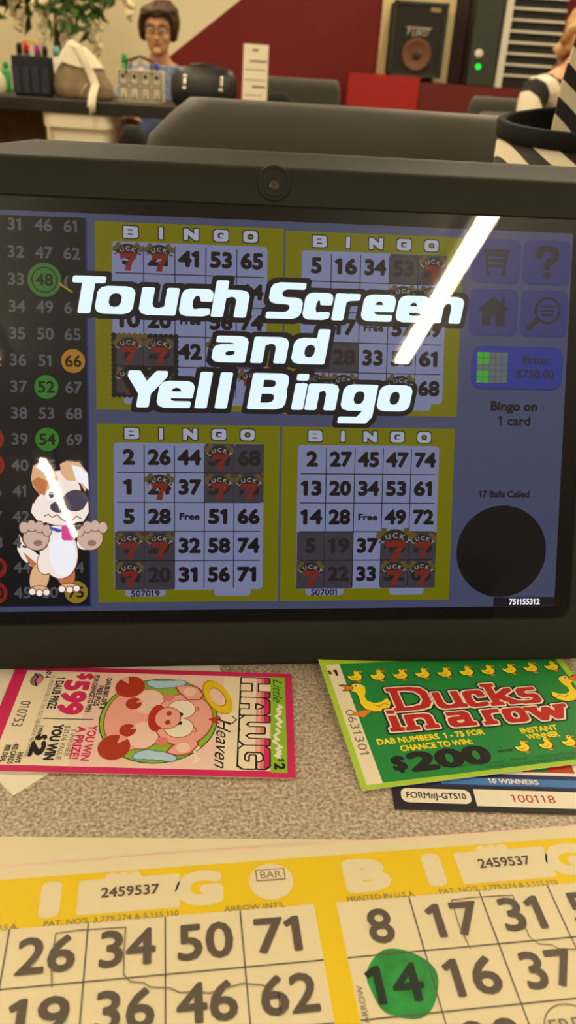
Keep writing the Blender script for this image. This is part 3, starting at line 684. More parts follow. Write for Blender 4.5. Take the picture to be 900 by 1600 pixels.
# green duck ticket: its upper left corner stands a little off the table
DW, DH = 94, 59.4
def duck_z(u, v): x, y = min(1, max(0, u/DW)), v/DH; return 1.15*(1-y)+y*((1-x)**1.5*4.6+1.0*x) + .5*x*(1-y)
a = Art(); a.rect(0, 0, DW, DH, K['lime2'], 0, grid=6); slab(a, [(0, 0), (DW, 0), (DW, DH), (0, DH)], K['white'], 8, n=10)
a.rect(2, 1.6, 7.2, DH-3.4, K['cream'], 1, grid=6); a.rect(7.2, 1.8, 91.5, DH-3.2, K['green'], 1, grid=6)
a.text('$', 2.6, 52.0, 1.9, K['black'], 3, bold=.04); a.text('1', 4.9, 51.6, 3.2, K['black'], 3, bold=.08)
a.text('0631301', 4.8, 23, 3.0, K['thin'], 3, w=21, rot=-90)
def duck(x, y, s, flip=1, big=False):
    X = lambda p: [(x+flip*px*s, y+py*s) for px, py in p]
    body = [(-2.6, .6), (-1.6, .2), (-.4, .3), (.2, 1.2), (.1, 2.1), (.6, 2.9), (1.5, 3.0), (2.1, 2.4), (1.8, 1.4), (2.3, .6), (2.5, -.5), (1.6, -1.7), (.2, -2.1), (-1.4, -1.8), (-2.4, -.8)]
    if big:
        body = [(-4.6, -2.0), (-3.2, -1.4), (-2.0, -2.6), (-.6, -2.6), (.4, -1.6), (.6, -.2), (.1, 1.2), (.3, 2.4), (1.2, 3.2), (.9, 4.6), (-.4, 5.2), (-1.8, 4.9), (-2.5, 3.8), (-2.1, 2.4), (-1.3, 1.2), (-1.5, 0), (-2.4, -.3), (-3.6, -.6)][::-1]
        body = [(-2.2, 4.2), (-1.2, 5.2), (.2, 5.1), (1, 4.2), (.8, 2.8), (.2, 1.4), (.4, .2), (1.6, -.6), (3.2, -.4), (4.6, .6), (5, -.8), (4.2, -2.2), (2.6, -2.9), (.8, -2.8), (-.6, -2), (-1.2, -.4), (-1, 1.4), (-1.2, 2.6), (-2, 3.2)]
        cx, cy = 1.2, 1
        a.poly([(x+flip*(cx+(px-cx)*1.07)*s, y+(cy+(py-cy)*1.07)*s) for px, py in body], K['black'], 3); a.poly(X(body), K['yellow'], 4)
        a.poly(X([(-1.4, 4.4), (-3.2, 5.2), (-4.4, 5.0), (-3.0, 4.1), (-4.0, 3.3), (-2.8, 3.2), (-1.6, 3.6)]), K['black'], 4); a.poly(X([(-1.6, 4.3), (-3.2, 4.9), (-4.0, 4.8), (-2.8, 4.1), (-3.6, 3.5), (-2.8, 3.4), (-1.7, 3.7)]), K['orange'], 5)
        a.disc(x+flip*-.6*s, y+4.5*s, .45*s, K['white'], 5); a.disc(x+flip*-.75*s, y+4.5*s, .22*s, K['black'], 6)
        a.line(X([(1.4, -1.0), (2.4, -1.6), (3.4, -.9), (4.2, -1.2)]), .35, K['goldd'], 5)
        a.poly(X([(-.6, -2.2), (-2.4, -2.6), (-3.4, -2.2), (-3.0, -3.0), (-3.6, -3.6), (-2.2, -3.6), (-1.6, -4.2), (-.4, -3.2), (.4, -2.7)]), K['orange'], 4)
        return
    a.poly([(x+flip*px*1.16*s, y+py*1.12*s) for px, py in body], K['black'], 2); a.poly(X(body), K['yellow'], 3)
    a.poly(X([(1.7, 2.6), (3.2, 2.3), (3.0, 1.8), (1.8, 1.9)]), K['orange'], 4); a.disc(x+flip*1.2*s, y+2.4*s, .28*s, K['black'], 4)
    a.line(X([(-1.5, -.6), (-.2, -1.1), (.9, -.5)]), .25, K['goldd'], 4); a.poly(X([(-.2, -1.9), (.4, -3), (1.8, -2.9), (.9, -2)]), K['orange'], 3)
for i in range(10): duck(11.2+8.5*i, 49.2-.18*i, 1.05)
duck(11.6, 36.5, 1.75, 1, True); duck(88.3, 33.2, 1.65, -1, True)
def title(chars, base0, slope, cap, xh):
    for gm, gr, L in (('black', 1.15, 5), ('white', .6, 6), ('red', 0, 8)):
        for ch, x, w in chars: heavy(a, ch, x, base0+slope*(x-20), w, cap, xh, 2.9, 1.75, K[gm], L, grow=gr, serif=1.1)
title([('D', 21.4, 13.4), ('u', 36.2, 9.8), ('c', 47.2, 8), ('k', 56.6, 9.8), ('s', 67.4, 7.6)], 30.6, -.035, 11.6, 8.4)
title([('i', 17.2, 3.6), ('n', 22.6, 9.8), ('a', 37.2, 8.6), ('r', 50.4, 6.6), ('o', 57.6, 8.6), ('w', 67.2, 14)], 21.6, -.03, 9.8, 7.2)
a.text('DAB NUMBERS  1 - 75 FOR', 28.8, 18.0, 2.5, K['yellow'], 3, bold=.05, w=37.6); a.text('CHANCE TO WIN:', 29.4, 14.4, 2.5, K['yellow'], 3, bold=.05, w=25)
a.text('INSTANT', 67.0, 16.6, 2.5, K['yellow'], 3, bold=.05, w=13.6); a.text('WINNER', 67, 13.6, 2.5, K['yellow'], 3, bold=.05, w=11.6)
a.text('$', 14.6, 8.6, 6.2, K['black'], 3, bold=.07); a.text('200', 31.6, 8.4, 8.2, K['black'], 3, bold=.08, w=27.5)
a.text('1', 50.2, 10.4, 1.2, K['black'], 3, bold=.05); a.text('WINNER', 51.2, 8.8, 1.1, K['black'], 3, bold=.04, w=5.4)
for i in range(4): duck(57.6+8.4*i, 9.6, .95)
a.text('©2013 Trade Products  -  DR8007  -  400 TICKETS PER DEAL'.replace('©', ''), 56, 4.6, 1.2, K['darkgreen'], 3, w=46); a.text('PAYABLE IN CASH AND/OR MERCHANDISE', 62, 2.9, 1.2, K['darkgreen'], 3, w=40)
rt = R(13.3)
build_paper(a, 'game_ticket', plane_map(28, 183.2, cos(rt), sin(rt), -sin(rt), cos(rt), duck_z, .03), 'green game ticket with yellow ducks and a lime border, tucked under the tablet', 'ticket')
# dark form ticket beneath it
a = Art(); a.rect(0, 0, 96, 52, K['form'], 0, grid=8, r=0); slab(a, [(0, 0), (96, 0), (96, 52), (0, 52)], K['form'], 6, n=6)
a.rect(1.6, 9.6, 95, 15.2, K['navy'], 1); a.rect(16, 10.4, 95, 13.4, K['blue'], 2); a.rect(30, 15.2, 95, 48, K['white'], 1); a.rect(43, 16.4, 60, 40, K['brick'], 2); a.rect(62, 15.6, 95, 40, K['form'], 2)
a.disc(49, 17.6, 2.6, K['green'], 3, ry=1.2); a.disc(55, 18.4, 3, K['red'], 3, ry=1.2)
a.text('10 WINNERS', 39, 12.2, 2.0, K['white'], 3, bold=.04, w=16)
a.rect(2.6, 2.6, 24.2, 8.2, K['white'], 2, r=2.2); a.text('FORM#J-GT510', 13.4, 5.5, 2.4, K['black'], 3, bold=.03, w=18.6)
a.rect(25.4, 2.0, 95, 8.6, K['white'], 2); a.text('100118', 43.4, 5.4, 3.0, K['brick'], 3, w=14)
rt = R(2.4)
build_paper(a, 'game_ticket', plane_map(37.6, 177.4, cos(rt), sin(rt), -sin(rt), cos(rt), lambda u, v: .55+.9*max(0, 1-abs(u-0)/14)*max(0, 1-v/10)*0, .03),
            'black and blue game ticket numbered 100118, half hidden under the duck ticket', 'ticket')

# bingo sheets
def sheet_z(p, q): return .75 + .3*sin(p*.04+1)*max(0, (q-154)/5)
rs = R(9.3)
smap = plane_map(0, 0, cos(rs), sin(rs), -sin(rs), cos(rs), sheet_z, .05)
a = Art(); SX0, SX1, SY0, SY1 = -84, 146, 62, 158.4
a.rect(SX0, SY0, SX1, SY1, K['sheet'], 0, grid=5); slab(a, [(SX0, SY0), (SX1, SY0), (SX1, SY1), (SX0, SY1)], K['sheet'], 2, n=44)
a.rect(SX0, SY1-.5, SX1, SY1, K['pinkpale'], 1, grid=5)
cards = ((-60.2, 36.2), (42.6, 140.6))
a.rect(SX0, 139.4, SX1, 154, K['sheety'], 1, grid=5); a.rect(36.4, SY0, 42.4, 139.4, K['sheety'], 1, grid=5); a.rect(-67, SY0, -60.4, 139.4, K['sheety'], 1, grid=5); a.rect(140.8, SY0, SX1, 139.4, K['sheety'], 1, grid=5)
nums = ([('3', '26', '34', '50', '71'), ('9', '19', '36', '46', '62'), ('12', '22', '', '55', '66')], [('8', '17', '31', '58', '70'), ('14', '16', '37', '49', '63'), ('5', '28', '', '53', '61')])
for (c0, c1), grid, left in zip(cards, nums, (True, False)):
    dx = (c1-c0)/5
    for j in range(4): a.dash(c0, 139.2-15.4*(j+1), c1, 139.2-15.4*(j+1), .32, K['num'], 3)
    for i in range(1, 5): a.dash(c0+dx*i, 139, c0+dx*i, 64, .32, K['num'], 3)
    for j, r in enumerate(grid):
        for i, t in enumerate(r):
            if t: a.text(t, c0+dx*(i+.5)+.2, 131.6-15.4*j, 9.6, K['inkgreen' if t == '14' else 'num'], 4, bold=.03, w=(14.4 if len(t) == 2 else 7.0))
    for i, ch in enumerate('BI GO'):
        x = c0+dx*(i+.47)
        if ch == ' ': continue
        if ch == 'O': a.disc(x, 147.2, 6.0, K['sheet'], 2, ry=5.6); a.disc(x, 147.2, 1.6, K['sheety'], 3, ry=3.2) if False else None
        else: a.text(ch, x, 146.9, 10.6, K['sheet'], 2, bold=.10, w={'B': 12, 'I': 5.6, 'G': 12.4}[ch])
    if left:
        x = c0+dx*4.47; a.rect(x-4, 147.4, x+4, 151, K['thin'], 4); a.rect(x-3.7, 147.7, x+3.7, 150.7, K['sheet'], 5); a.text('BAR', x, 149.2, 2.2, K['thin'], 6, w=6)
    else:
        x = c0+dx*4.47; a.rect(x-4, 147.4, x+4, 151, K['thin'], 4); a.rect(x-3.7, 147.7, x+3.7, 150.7, K['sheet'], 5); a.text('BAR', x, 149.2, 2.2, K['thin'], 6, w=6)
    for k in range(3): a.disc(c0+dx*2.3+k*3.0-.6, 151.8, 1.8, K['sheet'], 2)
    a.rect(c0+dx*1.83, 141.6, c0+dx*3.2, 151.8, K['sheet'], 2, r=.6); a.text('2459537', c0+dx*2.5+.5, 147.6, 3.0, K['num'], 4, bold=.035, w=15.2)
    a.text('PRINTED IN U.S.A.', c0+dx*.62, 139.9, 1.5, K['thin'], 4, w=19); a.text("PAT. NO'S. 3,779,274 & 5,155,110", c0+dx*2.3, 139.9, 1.5, K['thin'], 4, w=34)
    if left: a.text("ARROW INT'L", c0+dx*4.2, 139.9, 1.5, K['thin'], 4, w=16)
    fx = c0+dx*2.5; a.ring(fx, 131.4-30.8, 6.6, 6.9, K['thin'], 4); a.text('FREE', fx, 131.4-29.2, 3.6, K['thin'], 5, w=11)
    bx = c0-(-60.2)
    # faint map outline printed across the card
    def q2(px, py): P = on_z(px, py, TZ)*1000; return (P.x*cos(rs)+P.y*sin(rs)+bx, -P.x*sin(rs)+P.y*cos(rs))
    cr = lambda x, y: q2(x*.5111, 1260+y*.5111)
    a.line([cr(*p) for p in ((160, 560), (158, 480), (172, 395), (250, 385), (385, 377), (380, 450), (378, 520), (398, 543), (440, 546), (460, 560), (520, 562), (550, 577), (600, 572), (640, 578), (700, 560), (742, 548), (800, 553), (850, 580), (856, 640))], .3, K['thin'], 4)
    a.text('ARROW', c0+1.2, 112, 1.4, K['thin'], 4, w=9, rot=90) if not left else None
dc = (54.6, 116.3)
dabp = [(dc[0]+(8.7+.35*sin(3*t+1)+.25*sin(5*t))*cos(t), dc[1]+(8.8+.3*sin(4*t))*sin(t)) for t in (2*pi*i/48 for i in range(48))]
mdab = pm('dauber_ink', (16, 150, 60), .4, noise=180, rgb2=(4, 116, 40))
a.poly(dabp, mdab, 2)
build_paper(a, 'bingo_sheet', smap, 'yellow banded paper bingo sheet with a green dab over 14, nearest the camera', 'bingo sheet')
a = Art(); a.rect(-92, 70, 130, 163.4, K['sheet'], 0, grid=12); slab(a, [(-92, 70), (130, 70), (130, 163.4), (-92, 163.4)], K['sheet'], 2)
a.rect(-92, 161.6, -69, 163.0, ink('teal', (96, 176, 150)), 1)
rs2 = R(3.9)
build_paper(a, 'bingo_sheet', plane_map(0, 0, cos(rs2), sin(rs2), -sin(rs2), cos(rs2), lambda u, v: .2, .03), 'lower bingo sheet whose blank cream edge shows past the yellow banded sheet', 'bingo sheet')
# ------------------------------------------------------------------ chairs
m_vinyl = pm('grey_vinyl', (78, 76, 71), .55, spec=.35, bump=(160, .1, .001))
m_steel = pm('dark_steel', (46, 44, 42), .4, .7)
def chair(x, y, rz, label, mat, top=.905, w=.47, group=None, round_back=False, flare=False):
    t = thing('padded_chair', (x, y, 0), label, 'chair', group, rz)       # faces +y locally: the back is at -y
    b = MB(); n = 16; rings = []
    for k, (dz, th_, sc) in enumerate(((0, .018, .94), (.02, .034, .985), (.12, .044, 1.0), (.26, .044, 1.0), (.335, .042, .985 if not flare else 1.0), (.352, .040, .97 if not flare else .985), (.374, .036, .93 if not flare else .90), (.385, .028, .90 if not flare else .85), (.388, .018, .88 if not flare else .835))):
        zz = top-.388+dz; hw = w/2*sc*(1 if not round_back else math.sqrt(max(.12, 1-(max(0, dz-.1)/.31)**2)))
        yy = -.20-.10*(dz/.388)
        rings.append([Vec((p[0], yy+p[1], zz)) for p in rrect(-hw, -th_, hw, th_, min(th_*.95, .03), 4)])
    b.loft(rings); b.build('backrest', mat, t, smooth=True, local=True)
    s = MB(); s.loft([[Vec((p[0], p[1], z)) for p in rrect(-.23*sc, -.22*sc, .23*sc, .23*sc, .05, 4)] for z, sc in ((.42, .93), (.435, 1), (.465, 1), (.485, .95), (.49, .8))])
    s.build('seat', mat, t, smooth=True, local=True)
    for sx in (-1, 1):
        MB().tube([(sx*.2, .19, .43), (sx*.215, .23, 0)], .012, 8).build('leg', m_steel, t, smooth=True, local=True)
        MB().tube([(sx*.2, -.20, top-.28), (sx*.2, -.18, .43), (sx*.215, -.27, 0)], .012, 8).build('leg', m_steel, t, smooth=True, local=True)
    return t
p = at(300, 150, 1.02); q = at(785, 170, 1.02)
chair(p.x+.235, 1.22, R(1.2), 'big dark grey padded chair back rising right behind the tablet', m_vinyl, top=(p.z+q.z)/2+.0, w=.55, flare=True)
p = at(530, 126, 5.0); chair(p.x-.225, 5.3, R(3), 'grey padded chair in the middle distance, in front of the red wall', m_vinyl, top=p.z, w=.45)
p = at(730, 149, 5.0); chair(p.x+.235, 5.3, R(-2), 'grey padded chair half hidden behind the shoulder of the striped top', m_vinyl, top=p.z, w=.42)
p = at(206, 196, 3.4); chair(p.x, 3.7, 0, 'black round backed chair drawn up to the far table, below the brown tote', pm('black_mesh', (20, 20, 20), .8), top=p.z, w=.17, round_back=True)

# ------------------------------------------------------------------ far table and what stands on it
FT = at(120, 157, 4.2).z
m_ft = pm('dark_walnut', (42, 32, 24), .5, noise=14, rgb2=(30, 22, 17))
ft = thing('banquet_table', (-1.35, 4.5, 0), 'long dark wooden table with handbags and bottles standing along it', 'table')
FX0, FX1 = -2.9, -.08
MB().box((FX0, 4.2, FT-.055), (FX1, 4.86, FT)).build('tabletop', m_ft, ft, bevel=.004)
for x in (FX0+.25, FX1-.2):
    for y in (4.3, 4.76): MB().tube([(x, y, FT-.05), (x, y, 0)], .02, 10).build('leg', m_steel, ft, smooth=True)
    MB().box((x-.02, 4.3, .3), (x+.02, 4.76, .33)).build('stretcher', m_steel, ft)
MB().box((FX0+.1, 4.72, .08), (at(70, 190, 4.72).x, 4.745, FT-.055)).build('modesty_panel', pm('brown_board', (120, 88, 54), .6, noise=10, rgb2=(96, 68, 40)), ft)
# cream bin
bb = thing('trash_bin', (at(130, 180, 4.36).x, 4.36, 0), 'cream plastic bin standing under the far table', 'bin')
bx = bb.location.x; zt = at(130, 178, 4.25).z; m_bin = pm('cream_plastic', (255, 246, 220), .5)
b = MB(); hw = .158
b.loft([[Vec((bx+x, 4.36+y, z)) for x, y in rrect(-hw*s, -.13*s, hw*s, .13*s, .05, 4)] for z, s in ((0, .72), (zt-.09, .9), (zt-.02, .94), (zt-.02, .86), (.03, .68))], cap=(True, True)); b.build('bin_body', m_bin, bb, smooth=False)
b = MB(); b.loft([[Vec((bx+x, 4.36+y, z)) for x, y in rrect(-hw*s, -.14*s, hw*s, .14*s, .05, 4)] for z, s in ((zt-.06, 1.02), (zt, 1.04), (zt, .92), (zt-.06, .9))], cap=(False, False)); b.build('rim', m_bin, bb)

def put(px, py, Y): p = at(px, py, Y); return p
# dauber bag: dark organiser with bottles in its pockets
px = put(52, 152, 4.33); zt = FT
ob = thing('organizer_bag', (px.x, 4.36, zt), 'navy pocketed organizer bag holding bottles with coloured caps, left end of the far table', 'bag')
m_navy = pm('navy_nylon', (26, 30, 42), .7, noise=40, rgb2=(16, 18, 26))
b = MB(); b.loft([[Vec((x, y, z)) for x, y in rrect(-.135*s, -.07*s, .135*s, .07*s, .03, 4)] for z, s in ((0, .92), (.02, 1), (.13, 1.02), (.205, 1.0), (.205, .93), (.015, .90))]); b.build('bag_body', m_navy, ob, local=True)
for i in range(4):
    x = -.10+.066*i; b = MB(); b.loft([[Vec((x+p, -.072+q, z)) for p, q in rrect(-.030, -.016, .030, .016, .012, 3)] for z in (.015, .15)]); b.build('pocket', pm('navy_pocket', (36, 42, 58), .6), ob, local=True, smooth=False)
b = MB(); b.tube([(-.10, 0, .18), (-.09, 0, .25), (-.04, 0, .285), (.03, 0, .275), (.06, 0, .24), (.07, 0, .18)], .006, 8); b.build('handle', pm('yellow_cord', (176, 160, 40), .6), ob, smooth=True, local=True)
def bottle(x, y, z0, h, r, body, cap, label, group, capn):
    t = thing('dauber_bottle', (x, y, z0), label, 'bottle', group)
    MB().lathe([(r*.9, 0), (r, .008), (r, h*.66), (r*.8, h*.74), (r*.5, h*.79), (r*.5, h*.8)], n=14).build('bottle_body', body, t, smooth=True, local=True)
    MB().lathe([(r*.62, h*.79), (r*.62, h*.95), (r*.45, h), (.001, h)], n=14).build('cap', cap, t, smooth=True, local=True)
cp = {k: pm('plastic_'+k, c, .35) for k, c in dict(red=(206, 36, 30), purple=(176, 56, 160), teal=(110, 178, 176), green=(40, 160, 70), black=(24, 24, 28), blue=(50, 80, 190), white=(225, 220, 205)).items()}
for dx, dy, col, hh in ((-.035, -.025, 'red', .262), (.055, -.02, 'purple', .255), (-.10, .0, 'black', .258), (.105, .02, 'black', .25)):
    bottle(px.x+dx*.56, 4.36+dy*.6, zt+.016, hh*.78, .021, cp['black'], cp[col], f'dauber bottle with a {col} cap in the navy organizer bag' + (', at its left end' if dx < -.08 else ', at its right end' if dx > .1 else ''), 'bottles in the organizer bag', col)
p2 = put(91, 150, 4.6); bottle(p2.x, 4.62, FT, .21, .026, cp['white'], cp['teal'], 'bottle with a pale teal cap between the navy bag and the brown tote', None, 'teal')
p2 = put(9, 150, 4.56); bottle(p2.x, 4.6, FT, .13, .022, cp['green'], cp['green'], 'small green bottle left of the navy organizer bag', None, 'green')
p2 = put(2, 150, 4.27)
b = MB(); b.lathe([(.02, 0), (.05, .015), (.062, .05), (.05, .085), (.02, .105), (.002, .11)], n=16); o = b.build('white_pouch', pm('white_cloth', (214, 204, 178), .8), None, smooth=True, loc=(0, 0, 0)); o.location = (p2.x-.005, 4.27, FT); o.scale = (.55, .55, .9); tag(o, 'small white cloth pouch at the far left end of the far table', 'pouch')

ob.scale = (.66, .6, .8)
# brown tote with cream top and tassel straps
tt_px = put(130, 157, 4.36); tt = thing('tote_bag', (tt_px.x, 4.37, FT), 'slouchy taupe tote bag with cream top and hanging cream straps on the far table', 'handbag')
m_taupe = pm('taupe_leather', (150, 128, 98), .6, noise=9, rgb2=(128, 106, 80)); m_crm = pm('cream_leather', (222, 212, 188), .5)
b = MB(); prof = ((0, .185, .10, 0), (.03, .205, .115, 0), (.09, .20, .115, .0), (.15, .18, .10, .0), (.21, .15, .08, -.005), (.26, .115, .06, -.01), (.30, .085, .045, -.015))
b.loft([[Vec((cx+w*cos(t)*(1+.05*sin(3*t+z*30)), d*sin(t)*(1+.06*cos(4*t+z*20)), z)) for t in (2*pi*i/28 for i in range(28))] for z, w, d, cx in prof]); b.build('bag_body', m_taupe, tt, smooth=True, local=True)
b = MB(); b.loft([[Vec((cx+w*cos(t), d*sin(t)-.012, z+(.04*max(0, -cos(t))))) for t in (2*pi*i/28 for i in range(28))] for z, w, d, cx in ((.215, .158, .088, -.005), (.265, .122, .068, -.012), (.31, .088, .05, -.015), (.345, .055, .035, -.02), (.35, .03, .02, -.02))], cap=(False, True)); b.build('bag_top', m_crm, tt, smooth=True, local=True)
for i, (x0, x1, r) in enumerate(((.00, .085, .012), (.02, .105, .012), (-.02, .07, .010))):
    b = MB(); b.tube([(x0-.05, -.03, .36), (x0+.0, -.065, .34), (x1-.03, -.105, .22), (x1+.02, -.128, .10), (x1+.03, -.30, .04), (x1+.03, -.355, -.02), (x1+.028, -.36, -.10+.03*i)], [r, r, r, r*.9, r*.8, r*.8, r*.7], 8); b.build('strap', m_crm, tt, smooth=True, local=True)
b = MB(); b.tube([(.05, -.118, .11), (.02, -.118, .07), (.0, -.116, .0+.02)], .004, 6); b.build('zip_pull', m_crm, tt, smooth=True, local=True)

tt.scale = (.70, .55, .62)
# black and white checked tote with bottles
px = put(219, 160, 4.42); ct = thing('tote_bag', (px.x, 4.46, FT), 'black and white patterned tote between the taupe bag and the black handbag', 'handbag')
cw, chh = .17, .19
m_chk = pm('checked_canvas', (226, 214, 184), .7); m_cb = pm('checked_black', (36, 30, 28), .7)
b = MB(); b.loft([[Vec((x, y, z)) for x, y in rrect(-cw, -.06, cw, .06, .02, 3)] for z in (0, chh*.5, chh)], 0, cap=(True, False))
for i in range(4):
    for j in range(2):
        x = -cw+.035+i*.084; z = .012+j*.088
        for (u0, v0, u1, v1) in ((.0, .0, .070, .005), (.0, .072, .070, .077), (.0, .0, .006, .077), (.064, .0, .070, .077), (.020, .024+.012*j, .048, .060) if j else (.03, .0, .037, .03)):
            b.box((x+u0-.02, -.0635, z+v0), (x+u1-.02, -.0598, z+v1), 1)
b.build('bag_body', [m_chk, m_cb], ct, local=True)
for s in (-1, 1):
    b = MB(); b.tube([(-.1, s*.058, chh-.03), (-.085, s*.05, chh+.05), (0, s*.03, chh+.075), (.085, s*.05, chh+.05), (.1, s*.058, chh-.03)], .007, 8); b.build('handle', m_cb, ct, smooth=True, local=True)
for dx, dy, col, hh, bd, txt in ((-.13, .02, 'green', .275, 'green', 'green capped bottle at the left end of the patterned tote'), (.0, .0, 'white', .255, 'white', 'clear bottle with a white cap standing in the middle of the patterned tote'), (.12, .0, 'blue', .225, 'blue', 'blue capped bottle at the right end of the patterned tote')):
    bottle(px.x+dx*.63, 4.46+dy, FT+.004, hh*.72, .02, cp[bd], cp[col], txt, 'bottles in the patterned tote', col)

ct.scale = (.63, .8, .72)
# black handbag
px = put(317, 160, 4.3); hb = thing('handbag', (px.x, 4.34, FT), 'black leather handbag with silver clasps, right of the patterned tote', 'handbag')
m_blk = pm('black_leather', (30, 26, 25), .38, noise=12, rgb2=(22, 19, 19))
b = MB(); b.loft([[Vec((w*math.copysign(abs(cos(t))**.6, cos(t)), d*math.copysign(abs(sin(t))**.7, sin(t)), z)) for t in (2*pi*i/28 for i in range(28))] for z, w, d in ((0, .20, .09), (.02, .228, .11), (.08, .236, .115), (.15, .232, .10), (.188, .214, .08), (.208, .175, .05), (.216, .10, .02))]); b.build('bag_body', m_blk, hb, smooth=True, local=True)
for x in (-.125, .13):
    b = MB(); b.tube([(x, -.09, .16), (x+.004, -.115, .13), (x, -.122, .10)], .012, 8); b.ball((x, -.122, .095), .016); b.ball((x+.004, -.10, .155), .014); b.build('clasp', pm('silver', (205, 200, 190), .2, 1.0), hb, smooth=True, local=True)
b = MB(); b.tube([(-.13, 0, .18), (-.09, .01, .216), (0, .01, .226), (.09, .01, .216), (.13, 0, .18)], .010, 8); b.build('handle', m_blk, hb, smooth=True, local=True)
hb.scale = (.66, .6, .78)
px = put(434, 162, 4.4); b = MB(); b.loft([[Vec((w*cos(t), d*sin(t), z)) for t in (2*pi*i/20 for i in range(20))] for z, w, d in ((0, .09, .06), (.02, .11, .075), (.06, .105, .07), (.09, .08, .05), (.105, .04, .02))]); o = b.build('black_purse', pm('black_fleece', (16, 14, 14), .9), None, smooth=True, loc=(0, 0, 0)); o.location = (px.x, 4.42, FT); o.scale = (.62, .62, .75); tag(o, 'small soft black purse right of the standing paper card', 'purse')
# standing card
pa, pb = at(378, 160, 4.22), at(416, 160, 4.22); za = at(396, 69, 4.25).z
sg_ = thing('table_card', ((pa.x+pb.x)/2, 4.21, FT), 'tall white folded paper card standing right of the black handbag', 'card')
hw = (pb.x-pa.x)/2; hh = za-FT
b = MB(); b.loft([[Vec((s*hw, y0, z)) for s, y0 in ((-1, yy), (1, yy), (1, yy+.002), (-1, yy+.002))] for z, yy in ((0, 0), (hh, .035))], 0); b.loft([[Vec((s*hw, y0, z)) for s, y0 in ((-1, yy), (1, yy), (1, yy+.002), (-1, yy+.002))] for z, yy in ((0, .075), (hh, .037))], 0)
b.build('card_stock', pm('card_white', (236, 226, 204), .7), sg_, local=True)
b = MB()
for f0, f1, u0, u1 in ((.74, .765, -.5, .9), (.62, .632, -.85, .85), (.47, .482, -.85, .85), (.36, .39, -.2, .85), (.24, .25, -.8, .6), (.9, .93, -.3, .2), (.15, .16, -.8, .7)):
    b.loft([[Vec((u*hw, .035*f-.0006-yo, f*hh)) for u, yo in ((u0, 0), (u1, 0), (u1, -.0003), (u0, -.0003))] for f in (f0, f1)], 0)
b.build('printed_lines', pm('print_grey', (90, 82, 74), .7), sg_, local=True)

# ------------------------------------------------------------------ back of the hall: counter, loudspeaker, cabinets
SY = 7.0
pl, pr = at(545, 118, SY), at(790, 126, SY); CT = at(600, 117, SY).z
ctr = thing('red_counter', (pl.x+.9, SY+.2, 0), 'bright red boxed platform carrying the black loudspeaker', 'counter')
xm = at(655, 130, SY).x
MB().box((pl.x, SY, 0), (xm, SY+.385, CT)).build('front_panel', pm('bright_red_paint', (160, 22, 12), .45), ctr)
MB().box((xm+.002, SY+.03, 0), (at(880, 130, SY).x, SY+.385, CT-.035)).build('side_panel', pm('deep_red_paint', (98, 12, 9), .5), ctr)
sp0, sp1 = at(606, 118, SY+.02), at(688, 122, SY+.02); zt = at(655, 2, SY+.02).z
sw = (sp1.x-sp0.x)/2; sx = (sp0.x+sp1.x)/2; sh = zt-CT
spk = thing('loudspeaker', (sx, SY+.03, CT), 'black loudspeaker with a round tan cone on the red platform', 'speaker')
m_spk = pm('black_tolex', (22, 22, 22), .7)
MB().box((-sw, .02, 0), (sw, .36, sh)).build('cabinet', m_spk, spk, local=True, bevel=.012)
b = MB()
for s in (-1, 1): b.box((s*sw-(.018 if s > 0 else 0), -.004, 0), (s*sw+(.018 if s < 0 else 0), .03, sh))
for z in (0, sh-.02): b.box((-sw, -.004, z), (sw, .03, z+.02))
b.build('front_frame', pm('speaker_frame', (36, 42, 40), .5), spk, local=True)
MB().box((-sw+.02, .006, .02), (sw-.02, .018, sh-.02)).build('grille', pm('grille_cloth', (28, 24, 20), .8), spk, local=True)
b = MB(); cz = sh*.30
b.loft([[Vec((r*cos(t), y, cz+r*sin(t))) for t in (2*pi*i/36 for i in range(36))] for r, y in ((sw*.56, .006), (sw*.56, -.006), (sw*.50, -.01), (sw*.40, .0), (sw*.2, .004))], cap=(False, True)); b.build('cone', pm('tan_cone', (104, 64, 38), .6), spk, local=True, smooth=True)
b = MB(); b.ball((0, .0, cz+.0), sw*.17, .012, sw*.17); b.build('dust_cap', pm('cap_brown', (58, 36, 24), .5), spk, smooth=True, local=True)
a = Art(); mk = pm('logo_silver', (208, 200, 184), .35, .3)
L = [('P', [[(0,0),(.2,1),(.75,1),(.65,.5),(.1,.5)]]), ('E', [[(1,1),(.5,1),(.4,0),(.9,0)],[(.45,.5),(.8,.5)]]), ('A', [[(.2,0),(.7,1),(.9,0)],[(.35,.35),(.85,.35)]]), ('V', [[(.1,1),(.4,0),(1,1)]]), ('E', [[(1,1),(.4,1),(.3,0),(.9,0)],[(.4,.5),(.8,.5)]]), ('Y', [[(.1,1),(.45,.5),(1,1)],[(.45,.5),(.2,0)]])]
for i, (ch, ps) in enumerate(L):
    for p_ in ps: a.line([(i*.74+x*.62, y*1.15+ (.15 if ch in 'PY' else 0)) for x, y in p_], .15, mk, 1)
a.line([(-.3, 1.45), (4.6, 1.25)], .14, mk, 1)
k = sw*.19; lx = sx-.42*sw; lz = CT+sh*.55
o = a.build('logo_badge', lambda u, v, L_: Vec((lx+u*k, SY+.03-.0035, lz+v*k+.03*u*k)), spk)
MB().box((sw*.35, -.0045, sh*.87), (sw*.72, .002, sh*.93)).build('model_plate', pm('plate', (150, 130, 90), .4, .5), spk, local=True, bevel=.002)
